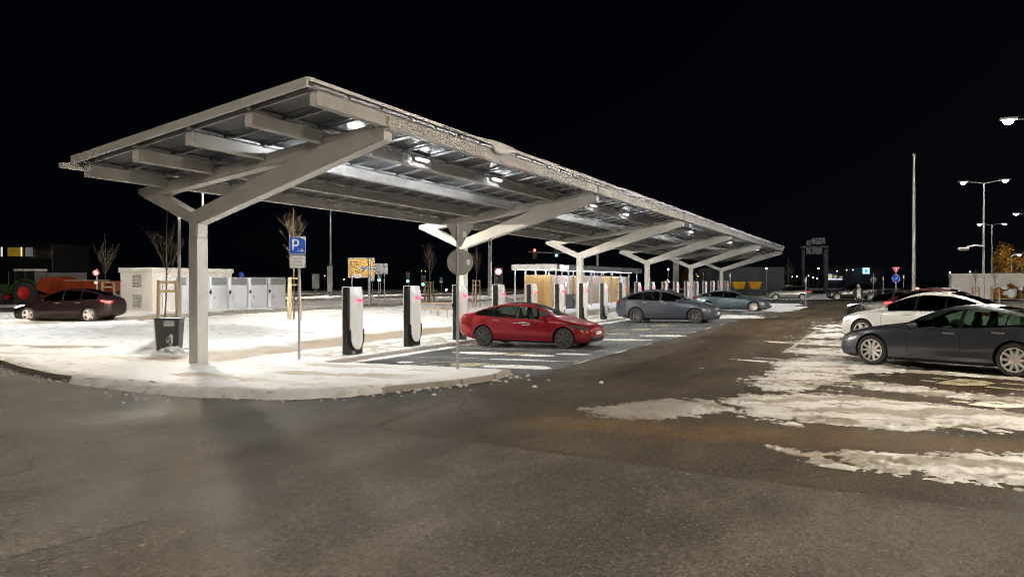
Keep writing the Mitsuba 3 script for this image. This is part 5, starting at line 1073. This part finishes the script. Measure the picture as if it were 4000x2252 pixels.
def leafy(x, y, h, rx, n, label, mtl='m_leaf', name='autumn_tree', th=1.2, size=.13):
    g = float(G(x, y)); k = thing(name, label, 'tree'); tr = []
    part(k, 'trunk', tube([(x, y, g - .1), (x + .05, y, g + th), (x, y, g + h * .8)], [.10, .08, .02], 8), 'm_bark', 40)
    c = np.array([x, y, g + th + (h - th) * .52]); P = []
    lob = [(c + rng.normal(0, 1, 3) * (rx * .55, rx * .55, (h - th) * .27), rng.uniform(.3, .6)) for _ in range(16)]
    while len(P) < n:
        q, s = lob[rng.integers(len(lob))]; P.append(q + rng.normal(0, .5, 3) * s * (rx * .8, rx * .8, (h - th) * .35))
    P = np.array(P); a = rng.normal(0, 1, (n, 3)); a /= np.linalg.norm(a, axis=1, keepdims=True); b = np.cross(a, rng.normal(0, 1, (n, 3))); b /= np.linalg.norm(b, axis=1, keepdims=True); s = rng.uniform(.5, 1.2, (n, 1)) * size
    V = np.stack([P - a * s, P + b * s * .5, P + a * s, P - b * s * .5], 1).reshape(-1, 3); i = np.arange(n) * 4
    part(k, 'crown', tm(V, np.vstack([np.stack([i, i + 1, i + 2], 1), np.stack([i, i + 2, i + 3], 1)])), mtl)
    for _ in range(12): branch((x, y, g + th * .8), (rng.normal(0, .6), rng.normal(0, .6), .8), (h - th) * .8, .03, 1, tr)
    part(k, 'branches', cat(*tr), 'm_bark', 60)
leafy(11.3, 95.0, 5.1, 1.5, 5200, 'bushy tree with orange brown autumn leaves at the right edge of the frame')
leafy(-33.0, 137.0, 4.4, .8, 1800, 'brown leafy tree between the pale pylon and the fifth column', th=.8)
street_lamp(10.3, 91.3, 4.2, (.5,), 'low lamp hidden beside the orange tree at the right edge', .22, col=np.array([1.0, .62, .22]), r0=.05, weight=.3)
hd = []
for i in range(60):
    x = 7.9 + 3.4 * rng.uniform(); y = 80.0 + (x - 7.9) * .5 + rng.normal(0, .35); b = trimesh.creation.icosphere(2, rng.uniform(.15, .38)); b.vertices *= (1 + .7 * (nfbm(b.vertices * 6 + i, 3) - .5))[:, None]; b.apply_translation((x, y, float(G(x, y)) + .15 + .9 * rng.uniform())); hd.append(b)
k = thing('hedge', 'low clipped brown hedge with scraps of snow beside the pale service building', 'hedge')
part(k, 'foliage', cat(*hd[:44]), 'm_leaf', 40); part(k, 'snow', cat(*[xf(b, 0, -.25, .15) for b in hd[44:]]), 'm_roofsnow', 40)

# ================================================================== tractor and trailer
tx_, ty_, ta = -60.0, 37.3, math.atan2(.44, .9)
tg = .42
trk = thing('tractor', 'dark green tractor with red wheel hubs and pale cab roof at the left edge', 'tractor'); F_ = sign_frame(tx_, ty_, tg, ta)     # drives to the left
def tyre_at(k, x, z, r, w, y):
    t = part(k, 'wheel', F_(xf(lathe([(r * .56, -w / 2), (r * .9, -w / 2), (r, -w / 2 + .06), (r, w / 2 - .06), (r * .9, w / 2), (r * .56, w / 2)], 36, 'y'), x, y, z)), 'm_rubber', 40)
    part(t, 'hub', F_(xf(lathe([(.001, -w / 2 + .10), (r * .2, -w / 2 + .07), (r * .22, -w / 2 + .16), (r * .56, -w / 2 + .04), (r * .57, w / 2)], 28, 'y'), x, y, z)), 'm_signred', 40)
for y in (-.75, .75):
    tyre_at(trk, .0, .86, .86, .52, y); tyre_at(trk, -2.35, .62, .62, .40, y)
part(trk, 'body', F_(cat(rbox(-1.7, 0, 1.15, 2.6, .75, .75, .12), rbox(-.1, 0, .95, 1.2, .9, .6, .1))), 'm_tractorgreen', 30)
part(trk, 'fender', F_(cat(*[prism(Point(0, 0).buffer(1.06, 32).difference(Point(0, 0).buffer(.98, 32)).intersection(sbox(-1.2, .15, 1.0, 2)), .55, 'xz').apply_translation((0, y - .275, .86)) for y in (-.75, .75)])), 'm_tractorgreen', 30)
cab_ = [(-.95, 1.3), (-.80, 2.52), (.62, 2.52), (.72, 1.4)]
part(trk, 'cab_glass', F_(m2t(mprism(cab_, -.68, .68, 'xz'))), 'm_black')
for (x0, z0), (x1, z1) in ((cab_[0], cab_[1]), (cab_[3], cab_[2]), ((-.1, 1.3), (-.05, 2.52))):
    for y in (-.70, .70): part(trk, 'pillar', F_(tube([(x0, y, z0), (x1, y, z1)], .04, 8)), 'm_trim', 40)
part(trk, 'cab_roof', F_(rbox(-.08, 0, 2.60, 1.75, 1.55, .17, .07)), 'm_offwhite', 30); part(trk, 'exhaust', F_(tube([(-1.5, -.42, 1.4), (-1.5, -.42, 2.5)], .05, 10)), 'm_trim', 40)
part(trk, 'work_light', F_(xf(rbox(0, 0, 0, .16, .10, .12, .03), -.85, -.6, 2.45)), 'm_signwhite')
tl_ = thing('trailer', 'red orange tipping trailer hitched behind the tractor', 'trailer')
out_ = [(1.1, 1.05), (.95, 1.35), (1.35, 2.0), (1.9, 1.95), (2.5, 2.1), (3.2, 1.82), (6.5, 1.80), (6.75, 1.70), (6.75, .95), (6.4, .80), (2.0, .80)]
part(tl_, 'tub', F_(m2t(mprism(out_, -1.05, 1.05, 'xz'))), 'm_orange'); part(tl_, 'top_rail', F_(rbox(4.9, -1.08, 1.80, 3.4, .08, .10, .02)), 'm_stake')
for x in (2.7, 3.6, 4.5, 5.4, 6.2): part(tl_, 'rib', F_(box(x, -1.08, 1.3, .10, .07, .95)), 'm_orange')
part(tl_, 'drawbar', F_(tube([(2.2, 0, .8), (.7, 0, .55)], .07, 8)), 'm_orange', 40)
for x in (4.3, 5.5):
    for y in (-.9, .9): tyre_at(tl_, x, .52, .52, .40, y)
part(tl_, 'tail_light', F_(box(6.77, -.8, 1.0, .02, .16, .10)), 'm_signred')

# ================================================================== people
def figure(key_label, x, y, face, height, hide_arms=False):
    """one continuous body from a jointed skeleton; clothes are coloured shells of it"""
    g = float(G(x, y)) + .01; s = height / 1.78; k = thing('person', key_label, 'person'); S_ = lambda p, r: m3.Manifold.sphere(r * s, 14).translate(tuple(np.array(p) * s))
    def bones(ch): return m3.Manifold.batch_boolean([m3.Manifold.batch_hull([S_(*a), S_(*b)]) for a, b in zip(ch[:-1], ch[1:])], m3.OpType.Add)
    def soft(man, it=8):
        t = m2t(man.refine_to_length(.022 * s)); t.merge_vertices(); trimesh.smoothing.filter_taubin(t, iterations=it); return t
    W_ = lambda t: xf(t, x, y, g, rz=face)
    legs = m3.Manifold()
    for q in (-1, 1): legs = legs + bones([((.0, q * .10, .92), .115), ((.02 + .02 * q, q * .11, .50), .075), ((-.01 + .03 * q, q * .115, .10), .055)]) + bones([((-.03 + .03 * q, q * .115, .05), .05), ((.14 + .03 * q, q * .13, .04), .042)])
    legs = legs + m3.Manifold.batch_hull([S_((0, a, .95), .12) for a in (-.09, .09)])
    part(k, 'trousers', W_(soft(legs)), 'm_trouser', True)
    torso = m3.Manifold.batch_hull([S_((0, a, z), r) for a, z, r in ((-.08, .95, .12), (.08, .95, .12), (-.10, 1.18, .12), (.10, 1.18, .12))]) + m3.Manifold.batch_hull([S_((0, a, z), r) for a, z, r in ((-.10, 1.18, .12), (.10, 1.18, .12), (-.16, 1.42, .085), (.16, 1.42, .085), (0, 1.46, .08))])
    arms = m3.Manifold()
    for q in (-1, 1): arms = arms + bones([((0, q * .19, 1.42), .075), ((-.03, q * .25, 1.14), .055), ((.10, q * .22, .92), .045)])
    part(k, 'jacket', W_(soft(torso + arms)), 'm_jacket', True)
    shirt = m3.Manifold.batch_hull([S_((.045, a, z), r) for a, z, r in ((-.06, .93, .10), (.06, .93, .10), (-.06, 1.36, .085), (.06, 1.36, .085), (0, 1.44, .07))])
    part(k, 'shirt', W_(soft(shirt)), 'm_shirt', True)
    head = m3.Manifold.batch_hull([S_((.0, 0, 1.685), .092), S_((.015, 0, 1.62), .075), S_((.045, 0, 1.585), .045)]) + bones([((0, 0, 1.62), .055), ((-.01, 0, 1.46), .06)]) + m3.Manifold.batch_hull([S_((.095, 0, 1.66), .012), S_((.115, 0, 1.625), .014), S_((.09, 0, 1.62), .014)])
    for q in (-1, 1): head = head + S_((-.005, q * .092, 1.645), .024)
    part(k, 'head', W_(soft(head, 4)), 'm_skin', True)
    part(k, 'hair', W_(soft(m3.Manifold.batch_hull([S_((-.02, 0, 1.705), .088), S_((-.035, 0, 1.66), .075)]) - m3.Manifold.cube((.3, .4, .2), True).translate((.14 * s, 0, 1.62 * s)), 2)), 'm_hair', True)
    for q in (-1, 1):
        part(k, 'eye', W_(xf(trimesh.creation.icosphere(2, .011 * s), .083 * s, q * .034 * s, 1.655 * s)), 'm_print')
        hand = m3.Manifold.batch_hull([S_((.115, q * .22, .88), .030), S_((.14, q * .215, .81), .026), S_((.10, q * .215, .81), .024)])
        for f_ in range(4): hand = hand + bones([((.10 + .016 * f_, q * .214, .80), .0105), ((.104 + .018 * f_, q * .205, .755 - .006 * (f_ in (1, 2))), .0095), ((.102 + .016 * f_, q * .190, .725 - .008 * (f_ in (1, 2))), .0085)])
        hand = hand + bones([((.145, q * .21, .85), .012), ((.175, q * .20, .81), .011), ((.172, q * .19, .775), .009)])
        part(k, 'hand', W_(m2t(hand)), 'm_skin', 40)
    part(k, 'mouth', W_(xf(rbox(0, 0, 0, .012, .045, .008, .003, 4), .098 * s, 0, 1.59 * s)), 'm_darkred')
    return k
figure('man in a dark jacket and white shirt standing in the aisle beyond the white crossover', -2.05, 51.4, -1.25, 1.72)
figure('person standing behind the dark red car, only the head showing above its roof', .82, 37.85, -2.0, 1.62)

# ================================================================== lights in the distance
far = [(-19.8, 157.6, 2.9), (-19.2, 169.0, 3.1), (-18.4, 169.5, 3.2), (-15.2, 159.8, 3.2), (-16.3, 181.6, 3.0), (-15.6, 182.0, 2.8), (-12.6, 150.0, 4.4), (-13.0, 205.6, 4.7), (-10.9, 206.6, 4.9), (-9.5, 207.3, 4.9), (-22.6, 245.5, 5.2), (-4.3, 254.5, 5.4), (-197.7, 125.3, 6.0), (-125.5, 149.9, 3.4), (-108.5, 136.0, 2.5), (-82.3, 126.7, 4.0), (-82.7, 128.7, 4.0), (-31.6, 118.2, 3.8), (-37.0, 137.9, 2.2), (-39.4, 147.9, 1.9), (-40.0, 147.6, 1.9), (-48.1, 210.5, 3.5), (-48.3, 216.0, 3.2), (-45.4, 211.9, 3.4), (-46.6, 222.4, 3.8), (-50.7, 231.6, 3.4), (-33.4, 162.0, 2.8), (-34.2, 167.2, 2.9), (-16.4, 114.0, 3.9), (-28.9, 175.4, 4.2), (-39.8, 136.5, 2.4), (10.6, 195.0, 3.7), (12.8, 173.8, 3.5)]
ORD2 = ORD + ['twenty-first', 'twenty-second', 'twenty-third', 'twenty-fourth', 'twenty-fifth']
amber = {10, 11, 12, 15, 16, 21, 22, 23, 24, 25, 29}
for i, (x, y, z) in enumerate(far):
    rank = sorted((j for j in range(len(far)) if (j in amber) == (i in amber)), key=lambda j: far[j][0] / far[j][1]).index(i)
    k = thing('distant_lamp', ('tiny amber' if i in amber else 'tiny white') + f' lamp far away on the dark horizon, {ORD2[rank]} of its colour from the left', 'lamp', 'amber lamps on the horizon' if i in amber else 'white lamps on the horizon'); g = float(G(x, y)); d = math.hypot(x, y)
    part(k, 'pole', tube([(x, y, g - .1), (x, y, g + z)], .05, 6), 'm_lamppost', 40)
    r = d * .00075 * (1.6 if i in (28, 17, 6) else 1.0)
    part(k, 'lamp', xf(trimesh.creation.icosphere(1, r), x, y, g + z), 'm_signwhite', light=(np.array([1.0, .55, .14]) * 3.5 if i in amber else np.array([1.0, .98, .95]) * (7 if i in (28, 17) else 4)), weight=.012)
for (x, y, lab, c) in ((-62.4, 103.0, 'oncoming car on the main road, its left headlamp bluish white', (1.0, 1.05, 1.2)), (-61.3, 103.7, 'oncoming car just behind, its headlamp yellowish', (1.2, .95, .6))):
    k = thing('oncoming_car', lab, 'car'); zz = float(G(x, y))
    prof_ = [(-2.1, .35), (-2.2, .75), (-1.3, .95), (-.6, 1.42), (1.0, 1.45), (1.9, 1.0), (2.1, .9), (2.1, .35)]
    part(k, 'body', xf(m2t(mprism(prof_, -.85, .85, 'xz')), x - .4, y + 2.0, zz, rz=1.35), 'm_inkblack', 20)
    part(k, 'headlamp', xf(trimesh.creation.icosphere(2, .16), x, y, zz + .62), 'm_signwhite', light=np.array(c) * 9, weight=.03)
